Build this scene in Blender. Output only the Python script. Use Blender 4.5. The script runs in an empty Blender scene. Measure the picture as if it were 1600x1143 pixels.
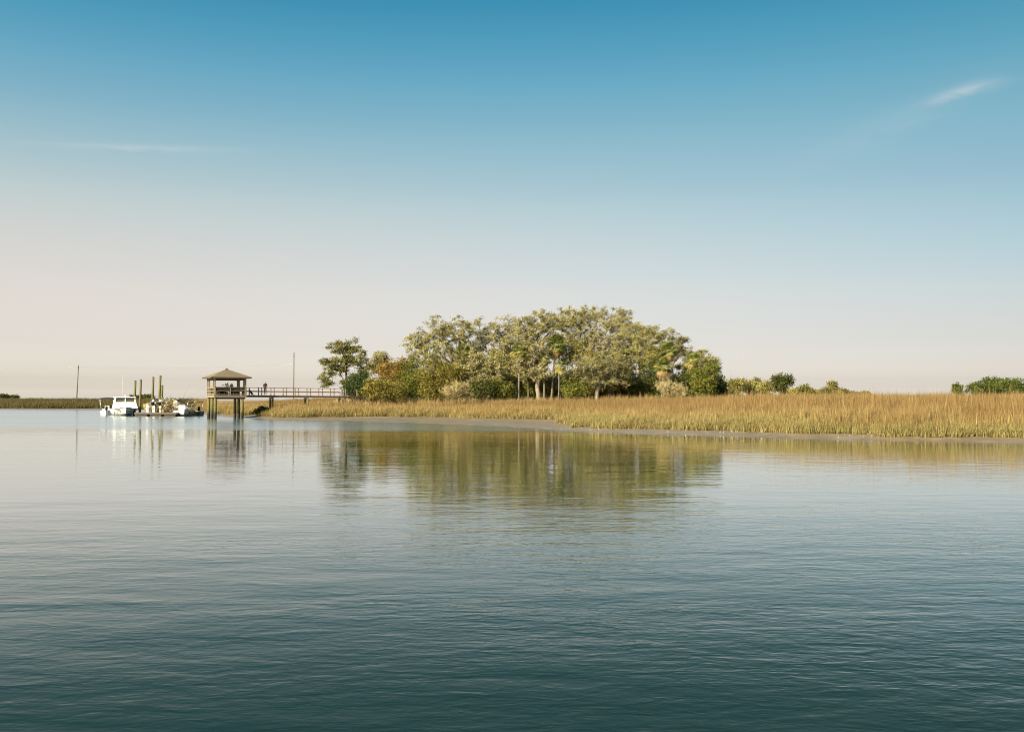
import bpy, bmesh, math, random
import numpy as np
from mathutils import Vector, Matrix

R = math.radians
sc = bpy.context.scene
COL = sc.collection

# ------------------------------------------------------------------ camera
F = 1556.0                       # focal length in pixels of a 1600 px wide frame
EYE = 2.25
PITCH = math.atan((625 - 571.5) / F)
cam_d = bpy.data.cameras.new('camera')
cam = bpy.data.objects.new('camera', cam_d)
COL.objects.link(cam)
cam.location = (0, 0, EYE)
cam.rotation_euler = (math.pi / 2 + PITCH, 0, 0)
cam_d.sensor_width = 36.0
cam_d.lens = 36.0 * F / 1600.0
cam_d.clip_start = 0.1
cam_d.clip_end = 9000
sc.camera = cam

# ------------------------------------------------------------------ sun + sky
SUN_EL = R(29)
SUN_AZ = R(180 + 40)             # clockwise from +Y (the view direction): behind, to the left
sun_dir = Vector((math.sin(SUN_AZ) * math.cos(SUN_EL), math.cos(SUN_AZ) * math.cos(SUN_EL), math.sin(SUN_EL)))
sd = bpy.data.lights.new('sun', 'SUN')
sd.energy = 4.9
sd.angle = R(0.53)
sd.color = (1.0, 0.89, 0.72)
sun = bpy.data.objects.new('sun', sd)
COL.objects.link(sun)
sun.rotation_euler = sun_dir.to_track_quat('Z', 'Y').to_euler()

W = bpy.data.worlds.new('World')
sc.world = W
W.use_nodes = True
nt = W.node_tree
nt.nodes.clear()


def N(tree, kind, **kw):
    n = tree.nodes.new(kind)
    for k, v in kw.items():
        setattr(n, k, v)
    return n


def link(tree, a, b):
    tree.links.new(a, b)


def mth(tree, op, a, b=None, c=None, clamp=False):
    n = tree.nodes.new('ShaderNodeMath')
    n.operation = op
    n.use_clamp = clamp
    for i, v in enumerate((a, b, c)):
        if v is None:
            continue
        if isinstance(v, (int, float)):
            n.inputs[i].default_value = v
        else:
            tree.links.new(v, n.inputs[i])
    return n.outputs[0]


def ramp(tree, fac, stops, interp='LINEAR'):
    n = tree.nodes.new('ShaderNodeValToRGB')
    cr = n.color_ramp
    cr.interpolation = interp
    while len(cr.elements) > 1:
        cr.elements.remove(cr.elements[-1])
    cr.elements[0].position = stops[0][0]
    cr.elements[0].color = (*stops[0][1], 1)
    for p, c in stops[1:]:
        e = cr.elements.new(p)
        e.color = (*c, 1)
    tree.links.new(fac, n.inputs[0])
    return n.outputs[0]


def mixc(tree, fac, a, b, mode='MIX'):
    n = tree.nodes.new('ShaderNodeMix')
    n.data_type = 'RGBA'
    n.blend_type = mode
    n.clamp_factor = True
    for s, v in ((n.inputs[0], fac), (n.inputs[6], a), (n.inputs[7], b)):
        if isinstance(v, (int, float)):
            s.default_value = v
        elif isinstance(v, tuple):
            s.default_value = (*v, 1)
        else:
            tree.links.new(v, s)
    return n.outputs[2]


SKY_STRENGTH = 0.10
tc = N(nt, 'ShaderNodeTexCoord')
sky = N(nt, 'ShaderNodeTexSky', sky_type='NISHITA')
sky.sun_disc = False
sky.sun_elevation = SUN_EL
sky.sun_rotation = SUN_AZ
sky.air_density = 1.0
sky.dust_density = 1.5
sky.ozone_density = 1.0
sepd = N(nt, 'ShaderNodeSeparateXYZ')
link(nt, tc.outputs['Generated'], sepd.inputs[0])
elev = mth(nt, 'ARCSINE', sepd.outputs[2])                 # radians
elev_n = mth(nt, 'DIVIDE', elev, R(60), clamp=True)
# film response of this sky: tint by height above the horizon
#TINT-BEGIN
TINT_L = [(0.0025, (2.077, 1.923, 2.05)), (0.0055, (2.077, 1.923, 2.05)), (0.0117, (1.595, 1.499, 1.655)), (0.019, (1.336, 1.238, 1.394)), (0.0202, (1.338, 1.241, 1.399)), (0.0356, (1.233, 1.095, 1.211)), (0.0521, (1.158, 0.947, 0.984)), (0.0687, (1.201, 0.913, 0.887)), (0.0852, (1.273, 0.91, 0.816)), (0.1017, (1.347, 0.923, 0.777)), (0.1182, (1.386, 0.935, 0.754)), (0.1346, (1.437, 0.959, 0.737)), (0.151, (1.446, 0.985, 0.735)), (0.1672, (1.425, 1.015, 0.744)), (0.1835, (1.368, 1.037, 0.758)), (0.1996, (1.246, 1.02, 0.761)), (0.2156, (1.133, 1.005, 0.769)), (0.2315, (0.996, 0.976, 0.776)), (0.2473, (0.861, 0.946, 0.783)), (0.263, (0.728, 0.906, 0.783)), (0.2786, (0.623, 0.888, 0.791)), (0.294, (0.524, 0.869, 0.799)), (0.3093, (0.429, 0.834, 0.793)), (0.3244, (0.349, 0.8, 0.782)), (0.3394, (0.282, 0.765, 0.767)), (0.3543, (0.22, 0.719, 0.742)), (0.3689, (0.167, 0.682, 0.725)), (1.0, (0.134, 0.546, 0.58))]
TINT_R = [(0.0025, (0.948, 0.803, 0.902)), (0.0055, (0.948, 0.803, 0.902)), (0.0117, (0.711, 0.625, 0.738)), (0.019, (0.578, 0.513, 0.615)), (0.0202, (0.577, 0.513, 0.616)), (0.0356, (0.448, 0.403, 0.489)), (0.0521, (0.385, 0.356, 0.411)), (0.0687, (0.344, 0.334, 0.37)), (0.0852, (0.314, 0.333, 0.359)), (0.1017, (0.284, 0.338, 0.354)), (0.1182, (0.24, 0.338, 0.358)), (0.1346, (0.207, 0.341, 0.358)), (0.151, (0.187, 0.341, 0.358)), (0.1672, (0.17, 0.333, 0.352)), (0.1835, (0.164, 0.326, 0.345)), (0.1996, (0.161, 0.318, 0.337)), (0.2156, (0.184, 0.338, 0.338)), (0.2315, (0.212, 0.362, 0.34)), (0.2473, (0.232, 0.385, 0.342)), (0.263, (0.234, 0.393, 0.342)), (0.2786, (0.223, 0.399, 0.347)), (0.294, (0.206, 0.401, 0.353)), (0.3093, (0.185, 0.394, 0.354)), (0.3244, (0.166, 0.389, 0.355)), (0.3394, (0.149, 0.387, 0.359)), (0.3543, (0.131, 0.377, 0.357)), (0.3689, (0.113, 0.371, 0.358)), (1.0, (0.09, 0.297, 0.286))]
#TINT-END
az = mth(nt, 'ARCTAN2', sepd.outputs[0], sepd.outputs[1])
side = mth(nt, 'MULTIPLY_ADD', mth(nt, 'SINE', az), 0.5, 0.5, clamp=True)
tint = mixc(nt, side, ramp(nt, elev_n, TINT_L), ramp(nt, elev_n, TINT_R))
skyc = mixc(nt, 1.0, sky.outputs[0], tint, 'MULTIPLY')
# two faint cirrus streaks, placed by bearing and height
cxyz = N(nt, 'ShaderNodeCombineXYZ')
link(nt, az, cxyz.inputs[0]); link(nt, elev, cxyz.inputs[1])


def px_dir(px, py):
    x, z = (px - 800) / F, (571.5 - py) / F
    d = Vector((x, math.cos(PITCH) - z * math.sin(PITCH), math.sin(PITCH) + z * math.cos(PITCH))).normalized()
    return math.atan2(d.x, d.y), math.asin(d.z)


def cirrus(px, py, half_len, half_w, slope, scale, seed, curve=0.0):
    a0, e0 = px_dir(px, py)
    u = mth(nt, 'SUBTRACT', az, a0)
    v = mth(nt, 'SUBTRACT', elev, e0)
    v = mth(nt, 'SUBTRACT', v, mth(nt, 'MULTIPLY', u, slope))
    un = mth(nt, 'DIVIDE', u, half_len / F)
    v = mth(nt, 'ADD', v, mth(nt, 'MULTIPLY', mth(nt, 'MULTIPLY', un, un), curve / F))
    mp = N(nt, 'ShaderNodeMapping')
    mp.inputs['Scale'].default_value = (0.35, 1.6, 1)
    mp.inputs['Location'].default_value = (seed, seed * 1.7, 0)
    mp.inputs['Rotation'].default_value = (0, 0, R(-14))
    link(nt, cxyz.outputs[0], mp.inputs[0])
    nz = N(nt, 'ShaderNodeTexNoise')
    nz.inputs['Scale'].default_value = scale
    nz.inputs['Detail'].default_value = 10
    nz.inputs['Roughness'].default_value = 0.72
    nz.inputs['Distortion'].default_value = 0.6
    link(nt, mp.outputs[0], nz.inputs[0])
    v = mth(nt, 'ADD', v, mth(nt, 'MULTIPLY', mth(nt, 'SUBTRACT', nz.outputs[0], 0.5), half_w * 1.6 / F))
    vn = mth(nt, 'DIVIDE', v, half_w / F)
    d2 = mth(nt, 'ADD', mth(nt, 'MULTIPLY', un, un), mth(nt, 'MULTIPLY', vn, vn))
    g = mth(nt, 'EXPONENT', mth(nt, 'MULTIPLY', d2, -1.5))
    return mth(nt, 'MULTIPLY', g, mth(nt, 'MULTIPLY_ADD', nz.outputs[0], 1.5, -0.1, clamp=True))


c1 = cirrus(1508, 141, 56, 9, 0.15, 75, 3.1, 4)
c2 = cirrus(220, 231, 150, 5.5, 0.055, 60, 7.7)
c3 = cirrus(1400, 190, 150, 26, 0.35, 40, 1.3)
cl = mth(nt, 'ADD', mth(nt, 'MULTIPLY', c1, 0.40), mth(nt, 'MULTIPLY', c2, 0.26))
cl = mth(nt, 'ADD', cl, mth(nt, 'MULTIPLY', c3, 0.10), clamp=True)
skyc = mixc(nt, cl, skyc, (3.9, 3.7, 3.6))
bg = N(nt, 'ShaderNodeBackground')
bg.inputs['Strength'].default_value = SKY_STRENGTH
link(nt, skyc, bg.inputs[0])
wo = N(nt, 'ShaderNodeOutputWorld')
link(nt, bg.outputs[0], wo.inputs[0])

sc.view_settings.view_transform = 'Standard'
sc.view_settings.look = 'None'
sc.view_settings.gamma = 1.0
sc.view_settings.exposure = 1.12
sc.view_settings.use_curve_mapping = False
sc.render.engine = 'CYCLES'
sc.cycles.filter_width = 1.05
sc.cycles.max_bounces = 6
sc.cycles.diffuse_bounces = 3
sc.cycles.glossy_bounces = 3
sc.cycles.transparent_max_bounces = 6
sc.cycles.sample_clamp_indirect = 6.0

# ------------------------------------------------------------------ helpers


def at(px, py, D):
    """the point that the photograph's pixel (px, py) shows when it lies D metres ahead"""
    x, z = (px - 800) / F, (571.5 - py) / F
    y = math.cos(PITCH) - z * math.sin(PITCH)
    k = D / y
    return Vector((x * k, D, EYE + (math.sin(PITCH) + z * math.cos(PITCH)) * k))


def gx(px, D):
    return (px - 800) / F * D


def zz(py, D):
    return EYE + (625 - py) / F * D


def tag(o, label=None, cat=None, group=None, kind=None):
    if label: o['label'] = label
    if cat: o['category'] = cat
    if group: o['group'] = group
    if kind: o['kind'] = kind
    return o


def thing(name, label, cat, loc=(0, 0, 0), rz=0.0, group=None):
    o = bpy.data.objects.new(name, None)
    o.empty_display_size = 0.3
    COL.objects.link(o)
    o.location = loc
    o.rotation_euler = (0, 0, rz)
    return tag(o, label, cat, group)


def link_mesh(name, me, parent=None):
    o = bpy.data.objects.new(name, me)
    COL.objects.link(o)
    if parent: o.parent = parent
    return o


def copy_tree(o, parent=None):
    c = o.copy()
    COL.objects.link(c)
    if parent: c.parent = parent
    for ch in list(o.children):
        copy_tree(ch, c)
    return c


class MB:
    """collects shapes and links them as one mesh"""
    def __init__(self):
        self.v, self.f, self.sm = [], [], []

    def add(self, vs, fs, smooth=False):
        n = len(self.v)
        self.v += [tuple(p) for p in vs]
        self.f += [tuple(i + n for i in f) for f in fs]
        self.sm += [smooth] * len(fs)
        return self

    def box(self, c, s, rz=0.0, top=1.0, tilt=None):
        hx, hy, hz = s[0] / 2, s[1] / 2, s[2] / 2
        m = Matrix.Rotation(rz, 3, 'Z')
        if tilt is not None: m = m @ tilt
        vs = []
        for z in (-1, 1):
            t = top if z > 0 else 1.0
            for x, y in ((-1, -1), (1, -1), (1, 1), (-1, 1)):
                vs.append(m @ Vector((x * hx * t, y * hy * t, z * hz)) + Vector(c))
        return self.add(vs, [(3, 2, 1, 0), (4, 5, 6, 7), (0, 1, 5, 4), (1, 2, 6, 5), (2, 3, 7, 6), (3, 0, 4, 7)])

    def beam(self, a, b, w, h):
        a, b = Vector(a), Vector(b)
        d = (b - a).normalized()
        up = Vector((0, 0, 1)) if abs(d.z) < 0.95 else Vector((0, 1, 0))
        s = d.cross(up).normalized() * (w / 2)
        u = s.cross(d).normalized() * (h / 2)
        vs = [p + x * s + y * u for p in (a, b) for x, y in ((-1, -1), (1, -1), (1, 1), (-1, 1))]
        return self.add(vs, [(3, 2, 1, 0), (4, 5, 6, 7), (0, 1, 5, 4), (1, 2, 6, 5), (2, 3, 7, 6), (3, 0, 4, 7)])

    def tube(self, pts, rs, n=8, cap=True):
        pts = [Vector(p) for p in pts]
        if isinstance(rs, (int, float)): rs = [rs] * len(pts)
        vs, fs = [], []
        for i, p in enumerate(pts):
            d = (pts[min(i + 1, len(pts) - 1)] - pts[max(i - 1, 0)]).normalized()
            ref = Vector((0, 0, 1)) if abs(d.z) < 0.9 else Vector((1, 0, 0))
            s = d.cross(ref).normalized()
            u = s.cross(d)
            for k in range(n):
                t = 2 * math.pi * k / n
                vs.append(p + (s * math.cos(t) + u * math.sin(t)) * rs[i])
        for i in range(len(pts) - 1):
            for k in range(n):
                a, b = i * n + k, i * n + (k + 1) % n
                fs.append((a, a + n, b + n, b))
        self.add(vs, fs, True)
        if cap:
            m = len(self.v) - len(vs)
            self.f.append(tuple(m + k for k in range(n)))
            self.f.append(tuple(m + len(vs) - 1 - k for k in range(n)))
            self.sm += [False, False]
        return self

    def loft(self, rings, closed=True, caps=True, smooth=True):
        n = len(rings[0])
        vs = [p for r in rings for p in r]
        fs = []
        for i in range(len(rings) - 1):
            for k in range(n if closed else n - 1):
                a, b = i * n + k, i * n + (k + 1) % n
                fs.append((a, b, b + n, a + n))
        self.add(vs, fs, smooth)
        if caps:
            m = len(self.v) - len(vs)
            self.f.append(tuple(m + n - 1 - k for k in range(n)))
            self.f.append(tuple(m + len(vs) - n + k for k in range(n)))
            self.sm += [False, False]
        return self

    def ball(self, c, r, n=10):
        c = Vector(c)
        r = Vector(r) if not isinstance(r, (int, float)) else Vector((r, r, r))
        rings = []
        for i in range(n + 1):
            t = math.pi * (0.02 + 0.96 * i / n)
            rings.append([c + Vector((r.x * math.sin(t) * math.cos(2 * math.pi * k / n), r.y * math.sin(t) * math.sin(2 * math.pi * k / n), -r.z * math.cos(t))) for k in range(n)])
        return self.loft(rings)

    def build(self, name, mat, parent=None, bevel=0.0, label=None):
        me = bpy.data.meshes.new(name)
        me.from_pydata(self.v, [], self.f)
        me.polygons.foreach_set('use_smooth', self.sm)
        if bevel:
            bm = bmesh.new(); bm.from_mesh(me)
            es = [e for e in bm.edges if len(e.link_faces) == 2 and e.calc_face_angle(0) > 0.6]
            bmesh.ops.bevel(bm, geom=es, offset=bevel, segments=2, affect='EDGES', profile=0.6)
            bm.to_mesh(me); bm.free()
        me.materials.append(mat)
        me.update()
        o = link_mesh(name, me, parent)
        if label: o['label'] = label
        return o


def np_mesh(name, verts, faces, mat, k):
    """fast mesh from arrays; faces all have k corners"""
    me = bpy.data.meshes.new(name)
    verts = np.asarray(verts, np.float32); faces = np.asarray(faces, np.int32)
    me.vertices.add(len(verts)); me.vertices.foreach_set('co', verts.ravel())
    me.loops.add(faces.size); me.loops.foreach_set('vertex_index', faces.ravel())
    me.polygons.add(len(faces))
    me.polygons.foreach_set('loop_start', np.arange(0, faces.size, k, dtype=np.int32))
    me.polygons.foreach_set('loop_total', np.full(len(faces), k, np.int32))
    me.update(calc_edges=True)
    me.materials.append(mat)
    return me


# ------------------------------------------------------------------ materials
def mat(name, stops, rough=0.8, scale=4.0, detail=5, stretch=(1, 1, 1), bump=0.0, bump_scale=None, spec=0.4, metallic=0.0, island=0.0, trans=0.0, coord='Object'):
    m = bpy.data.materials.new(name)
    m.use_nodes = True
    t = m.node_tree
    p = t.nodes['Principled BSDF']
    tcn = N(t, 'ShaderNodeTexCoord')
    mp = N(t, 'ShaderNodeMapping')
    mp.inputs['Scale'].default_value = stretch
    link(t, tcn.outputs[coord], mp.inputs[0])
    nz = N(t, 'ShaderNodeTexNoise')
    nz.inputs['Scale'].default_value = scale
    nz.inputs['Detail'].default_value = detail
    nz.inputs['Roughness'].default_value = 0.6
    link(t, mp.outputs[0], nz.inputs[0])
    fac = nz.outputs[0]
    if island:
        g = N(t, 'ShaderNodeNewGeometry')
        fac = mth(t, 'ADD', mth(t, 'MULTIPLY', nz.outputs[0], 1 - island), mth(t, 'MULTIPLY', g.outputs['Random Per Island'], island))
    col = ramp(t, fac, stops)
    link(t, col, p.inputs['Base Color'])
    p.inputs['Roughness'].default_value = rough
    p.inputs['Specular IOR Level'].default_value = spec
    p.inputs['Metallic'].default_value = metallic
    if bump:
        nb = N(t, 'ShaderNodeTexNoise')
        nb.inputs['Scale'].default_value = bump_scale or scale * 3
        nb.inputs['Detail'].default_value = 6
        link(t, mp.outputs[0], nb.inputs[0])
        b = N(t, 'ShaderNodeBump')
        b.inputs['Strength'].default_value = 0.7
        b.inputs['Distance'].default_value = bump
        link(t, nb.outputs[0], b.inputs['Height'])
        link(t, b.outputs[0], p.inputs['Normal'])
    if trans:
        tr = N(t, 'ShaderNodeBsdfTranslucent')
        link(t, col, tr.inputs[0])
        mx = N(t, 'ShaderNodeMixShader')
        mx.inputs[0].default_value = trans
        link(t, p.outputs[0], mx.inputs[1]); link(t, tr.outputs[0], mx.inputs[2])
        link(t, mx.outputs[0], t.nodes['Material Output'].inputs[0])
    return m


def two(a, b, lo=0.3, hi=0.7):
    return [(lo, a), (hi, b)]


def leafmat(name, dark, midc, light, trans=0.25):
    m = mat(name, [(0.12, dark), (0.45, midc), (0.8, light)], rough=0.7, scale=0.7, detail=3, spec=0.12, island=0.35, trans=trans)
    t = m.node_tree
    at_ = N(t, 'ShaderNodeAttribute', attribute_name='spray')
    rm = [n for n in t.nodes if n.type == 'VALTORGB'][0]
    old = rm.inputs[0].links[0].from_socket
    link(t, mth(t, 'MULTIPLY_ADD', at_.outputs['Fac'], 0.62, mth(t, 'MULTIPLY_ADD', old, 0.75, -0.16), clamp=True), rm.inputs[0])
    return m


WOOD = mat('weathered_wood', two((0.16, 0.12, 0.075), (0.28, 0.215, 0.14)), 0.85, 3, 6, (6, 6, 0.5), 0.004, spec=0.2)
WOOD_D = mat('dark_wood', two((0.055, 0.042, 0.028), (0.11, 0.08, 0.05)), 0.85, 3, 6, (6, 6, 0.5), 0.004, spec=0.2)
RAILWOOD = mat('rail_wood', two((0.15, 0.078, 0.052), (0.23, 0.13, 0.085)), 0.8, 4, 6, (1, 1, 8), 0.003, spec=0.2)
PILE = mat('treated_pile', two((0.075, 0.065, 0.022), (0.16, 0.14, 0.05)), 0.8, 2, 6, (5, 5, 0.6), 0.006, spec=0.25)
_t = PILE.node_tree
_g = N(_t, 'ShaderNodeNewGeometry'); _s = N(_t, 'ShaderNodeSeparateXYZ'); link(_t, _g.outputs['Position'], _s.inputs[0])
_n = N(_t, 'ShaderNodeTexNoise'); _n.inputs['Scale'].default_value = 3.0; link(_t, _g.outputs['Position'], _n.inputs[0])
_f = N(_t, 'ShaderNodeMapRange'); _f.inputs[1].default_value = 1.5; _f.inputs[2].default_value = 0.9
link(_t, mth(_t, 'MULTIPLY_ADD', _n.outputs[0], 0.7, _s.outputs[2]), _f.inputs[0])
_p = _t.nodes['Principled BSDF']; _c = _p.inputs['Base Color'].links[0].from_socket
link(_t, mixc(_t, _f.outputs[0], _c, (0.035, 0.030, 0.018)), _p.inputs['Base Color'])     # barnacle and weed stain up to the tide line
SHINGLE = mat('roof_shingle', two((0.145, 0.108, 0.065), (0.235, 0.185, 0.115)), 0.9, 5, 6, (1, 1, 1), 0.01, spec=0.15)
WHITE = mat('white_gelcoat', two((0.72, 0.72, 0.70), (0.80, 0.80, 0.78)), 0.3, 2, 4, spec=0.5)
WHITE_D = mat('white_plastic', two((0.60, 0.59, 0.56), (0.74, 0.73, 0.70)), 0.5, 3, 4)
GREYB = mat('antifoul_grey', two((0.10, 0.11, 0.09), (0.2, 0.21, 0.17)), 0.6, 3, 5)
BLACK = mat('black_plastic', two((0.012, 0.012, 0.014), (0.03, 0.03, 0.032)), 0.4, 5, 4)
CANVAS = mat('dark_canvas', two((0.018, 0.016, 0.022), (0.04, 0.035, 0.04)), 0.85, 6, 5, bump=0.004)
GLASS = mat('tinted_glass', two((0.07, 0.06, 0.04), (0.14, 0.115, 0.08)), 0.08, 1.5, 3, spec=0.6)
METAL = mat('aluminium', two((0.50, 0.50, 0.49), (0.65, 0.65, 0.63)), 0.4, 6, 4, metallic=0.85)
BROWN = mat('brown_trim', two((0.16, 0.09, 0.05), (0.24, 0.14, 0.08)), 0.5, 4, 4)
DRIFT = mat('bleached_wood', [(0.2, (0.22, 0.16, 0.09)), (0.5, (0.50, 0.44, 0.33)), (0.8, (0.70, 0.65, 0.55))], 0.9, 3, 5, spec=0.2, island=0.7)
DRYFROND = mat('dry_frond', two((0.25, 0.17, 0.06), (0.46, 0.36, 0.18)), 0.8, 3, 4, island=0.6, spec=0.2)
BARK_L = mat('pale_bark', two((0.14, 0.115, 0.08), (0.32, 0.27, 0.195)), 0.9, 1.5, 6, (3, 3, 1), 0.02, spec=0.15)
BARK_S = mat('grey_bark', two((0.13, 0.105, 0.075), (0.28, 0.235, 0.175)), 0.9, 1.5, 6, (3, 3, 1), 0.02, spec=0.15)
BARK_D = mat('dark_bark', two((0.045, 0.035, 0.025), (0.11, 0.085, 0.06)), 0.9, 2, 6, (3, 3, 1), 0.02, spec=0.15)
POLEM = mat('utility_pole', two((0.10, 0.08, 0.06), (0.17, 0.14, 0.11)), 0.9, 2, 5, spec=0.2)
L_OAK = leafmat('oak_leaf', (0.055, 0.054, 0.011), (0.235, 0.21, 0.045), (0.43, 0.375, 0.115))
L_OAK2 = leafmat('oak_leaf_pale', (0.07, 0.064, 0.017), (0.27, 0.235, 0.07), (0.46, 0.40, 0.16))
L_OAK3 = leafmat('oak_leaf_olive', (0.065, 0.068, 0.016), (0.17, 0.155, 0.04), (0.31, 0.26, 0.085))
L_PINE = leafmat('pine_needle', (0.055, 0.06, 0.012), (0.155, 0.145, 0.03), (0.27, 0.23, 0.06))
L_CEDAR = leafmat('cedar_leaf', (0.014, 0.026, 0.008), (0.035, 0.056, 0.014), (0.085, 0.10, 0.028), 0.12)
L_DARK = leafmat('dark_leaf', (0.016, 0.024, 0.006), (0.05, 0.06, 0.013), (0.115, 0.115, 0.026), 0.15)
L_GREEN = leafmat('green_leaf', (0.045, 0.06, 0.009), (0.125, 0.135, 0.02), (0.24, 0.22, 0.045))
L_OLIVE = leafmat('olive_leaf', (0.07, 0.062, 0.01), (0.18, 0.15, 0.025), (0.31, 0.255, 0.06))
L_RUST = leafmat('rust_leaf', (0.09, 0.06, 0.012), (0.20, 0.13, 0.025), (0.32, 0.20, 0.05))
L_TAN = leafmat('tan_reed', (0.22, 0.16, 0.06), (0.36, 0.28, 0.12), (0.48, 0.40, 0.20))
L_FARP = leafmat('far_pine_needle', (0.03, 0.045, 0.010), (0.09, 0.115, 0.022), (0.18, 0.195, 0.048))
FROND_G = mat('palm_green', two((0.085, 0.105, 0.015), (0.23, 0.24, 0.05)), 0.5, 2, 3, spec=0.4, trans=0.25)
FROND_Y = mat('palm_yellow', two((0.28, 0.23, 0.04), (0.44, 0.36, 0.08)), 0.6, 2, 3, spec=0.3, trans=0.25)
FROND_D = mat('palm_dead', two((0.17, 0.11, 0.045), (0.40, 0.27, 0.10)), 0.8, 2, 3, spec=0.2, trans=0.1)
BARK_P = mat('palm_bark', two((0.095, 0.075, 0.05), (0.21, 0.17, 0.12)), 0.9, 1.5, 6, (2, 2, 6), 0.02, spec=0.15)
TWIG = mat('pale_twig', two((0.24, 0.21, 0.13), (0.48, 0.42, 0.28)), 0.9, 1.0, 3, spec=0.1, island=0.6)
MOSS = mat('spanish_moss', two((0.28, 0.245, 0.15), (0.48, 0.42, 0.28)), 0.95, 1, 3, spec=0.1, island=0.5)

# ------------------------------------------------------------------ shore lines


def catmull(pts, n=8):
    p = [Vector((a, b)) for a, b in pts]
    out = []
    for i in range(len(p) - 1):
        p0, p1, p2, p3 = p[max(i - 1, 0)], p[i], p[i + 1], p[min(i + 2, len(p) - 1)]
        for k in range(n):
            t = k / n
            out.append(0.5 * ((2 * p1) + (p2 - p0) * t + (2 * p0 - 5 * p1 + 4 * p2 - p3) * t * t + (3 * p1 - p0 - 3 * p2 + p3) * t ** 3))
    out.append(p[-1])
    return np.array([(q.x, q.y) for q in out])


def shore(lst):
    return catmull([(gx(px, D), D) for px, D in lst], 6)


WATERLINE = shore([(-1500, 420), (-700, 300), (-200, 262), (0, 250), (100, 245), (200, 236), (262, 205), (305, 170), (345, 139), (400, 124), (450, 114), (540, 109), (600, 102), (660, 97), (720, 91), (800, 84), (880, 74), (940, 69.8), (1000, 67.6), (1100, 64.4), (1300, 58.5), (1600, 53), (1800, 49.5), (2300, 42), (3200, 34), (6000, 20)])
GRASSLINE = shore([(-1500, 426), (-700, 306), (-200, 266), (0, 253.5), (100, 248.5), (200, 240), (266, 211), (311, 177), (352, 147), (404, 132), (440, 121), (480, 119), (530, 121), (620, 120.5), (700, 118), (820, 106), (868, 101), (888, 86), (915, 77), (940, 73.5), (1000, 71), (1140, 66.3), (1300, 60.2), (1600, 54.6), (1800, 51), (2300, 43.5), (3200, 35.4), (6000, 21)])


def sdist(P, line):
    P = np.asarray(P, float)
    out = np.empty(len(P))
    a, b = line[:-1], line[1:]
    ab = b - a
    L2 = (ab ** 2).sum(1)
    for i in range(0, len(P), 20000):
        q = P[i:i + 20000]
        ap = q[:, None, :] - a[None]
        t = np.clip((ap * ab[None]).sum(2) / L2[None], 0, 1)
        d = ap - t[..., None] * ab[None]
        dd = (d ** 2).sum(2)
        k = dd.argmin(1)
        r = np.arange(len(q))
        cr = ab[k, 0] * ap[r, k, 1] - ab[k, 1] * ap[r, k, 0]
        out[i:i + 20000] = np.sqrt(dd[r, k]) * np.sign(cr)
    return out


def vnoise(P, s, seed=0):
    """smooth value noise on points, roughly -1..1"""
    q = np.asarray(P) / s + seed * 17.31
    i = np.floor(q).astype(int); f = q - i
    f = f * f * (3 - 2 * f)

    def h(a, b):
        n = (a * 374761393 + b * 668265263 + seed * 982451653) & 0x7fffffff
        n = ((n ^ (n >> 13)) * 1274126177) & 0x7fffffff
        return ((n ^ (n >> 16)) & 0xffff) / 32767.5 - 1
    x, y = i[:, 0], i[:, 1]
    return (h(x, y) * (1 - f[:, 0]) + h(x + 1, y) * f[:, 0]) * (1 - f[:, 1]) + (h(x, y + 1) * (1 - f[:, 0]) + h(x + 1, y + 1) * f[:, 0]) * f[:, 1]


def ground_z(P, sW=None, sG=None):
    P = np.asarray(P, float).reshape(-1, 2)
    if sW is None: sW = sdist(P, WATERLINE)
    if sG is None: sG = sdist(P, GRASSLINE)
    z = np.where(sW < 0, np.maximum(-2.5, 0.10 * sW), 0.0)
    mud = np.clip(sW, 0, None) / np.maximum(np.clip(sW, 0, None) + np.clip(-sG, 0, None), 1e-3)
    z = np.where((sW >= 0) & (sG <= 0), 0.24 * mud ** 0.8, z)
    t = np.clip(sG / 26, 0, 1)
    z = np.where((sW >= 0) & (sG > 0), 0.24 + 1.1 * t * t * (3 - 2 * t) * (0.4 + 0.6 * t), z)
    amp = np.clip(sW / 4, 0, 1)
    z = z + amp * (0.035 * vnoise(P, 1.3, 1) + 0.06 * vnoise(P, 6, 2))
    return z


def gz(x, y):
    return float(ground_z([(x, y)])[0])


# ------------------------------------------------------------------ terrain
def spacing(lo, hi, fine_lo, fine_hi, step, grow=1.25):
    mid = list(np.arange(fine_lo, fine_hi, step))
    a, s = [], step
    x = fine_lo
    while x > lo:
        s *= grow; x -= s; a.append(x)
    b, s = [], step
    x = mid[-1]
    while x < hi:
        s *= grow; x += s; b.append(x)
    return np.array(a[::-1] + mid + b)


xs = spacing(-5000, 5000, -150, 70, 1.0)
ys = spacing(-5000, 6000, 30, 275, 0.8)
GX, GY = np.meshgrid(xs, ys)
P = np.stack([GX.ravel(), GY.ravel()], 1)
Z = ground_z(P)
nx, ny = len(xs), len(ys)
idx = np.arange(nx * ny).reshape(ny, nx)
quads = np.stack([idx[:-1, :-1], idx[:-1, 1:], idx[1:, 1:], idx[1:, :-1]], -1).reshape(-1, 4)

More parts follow.
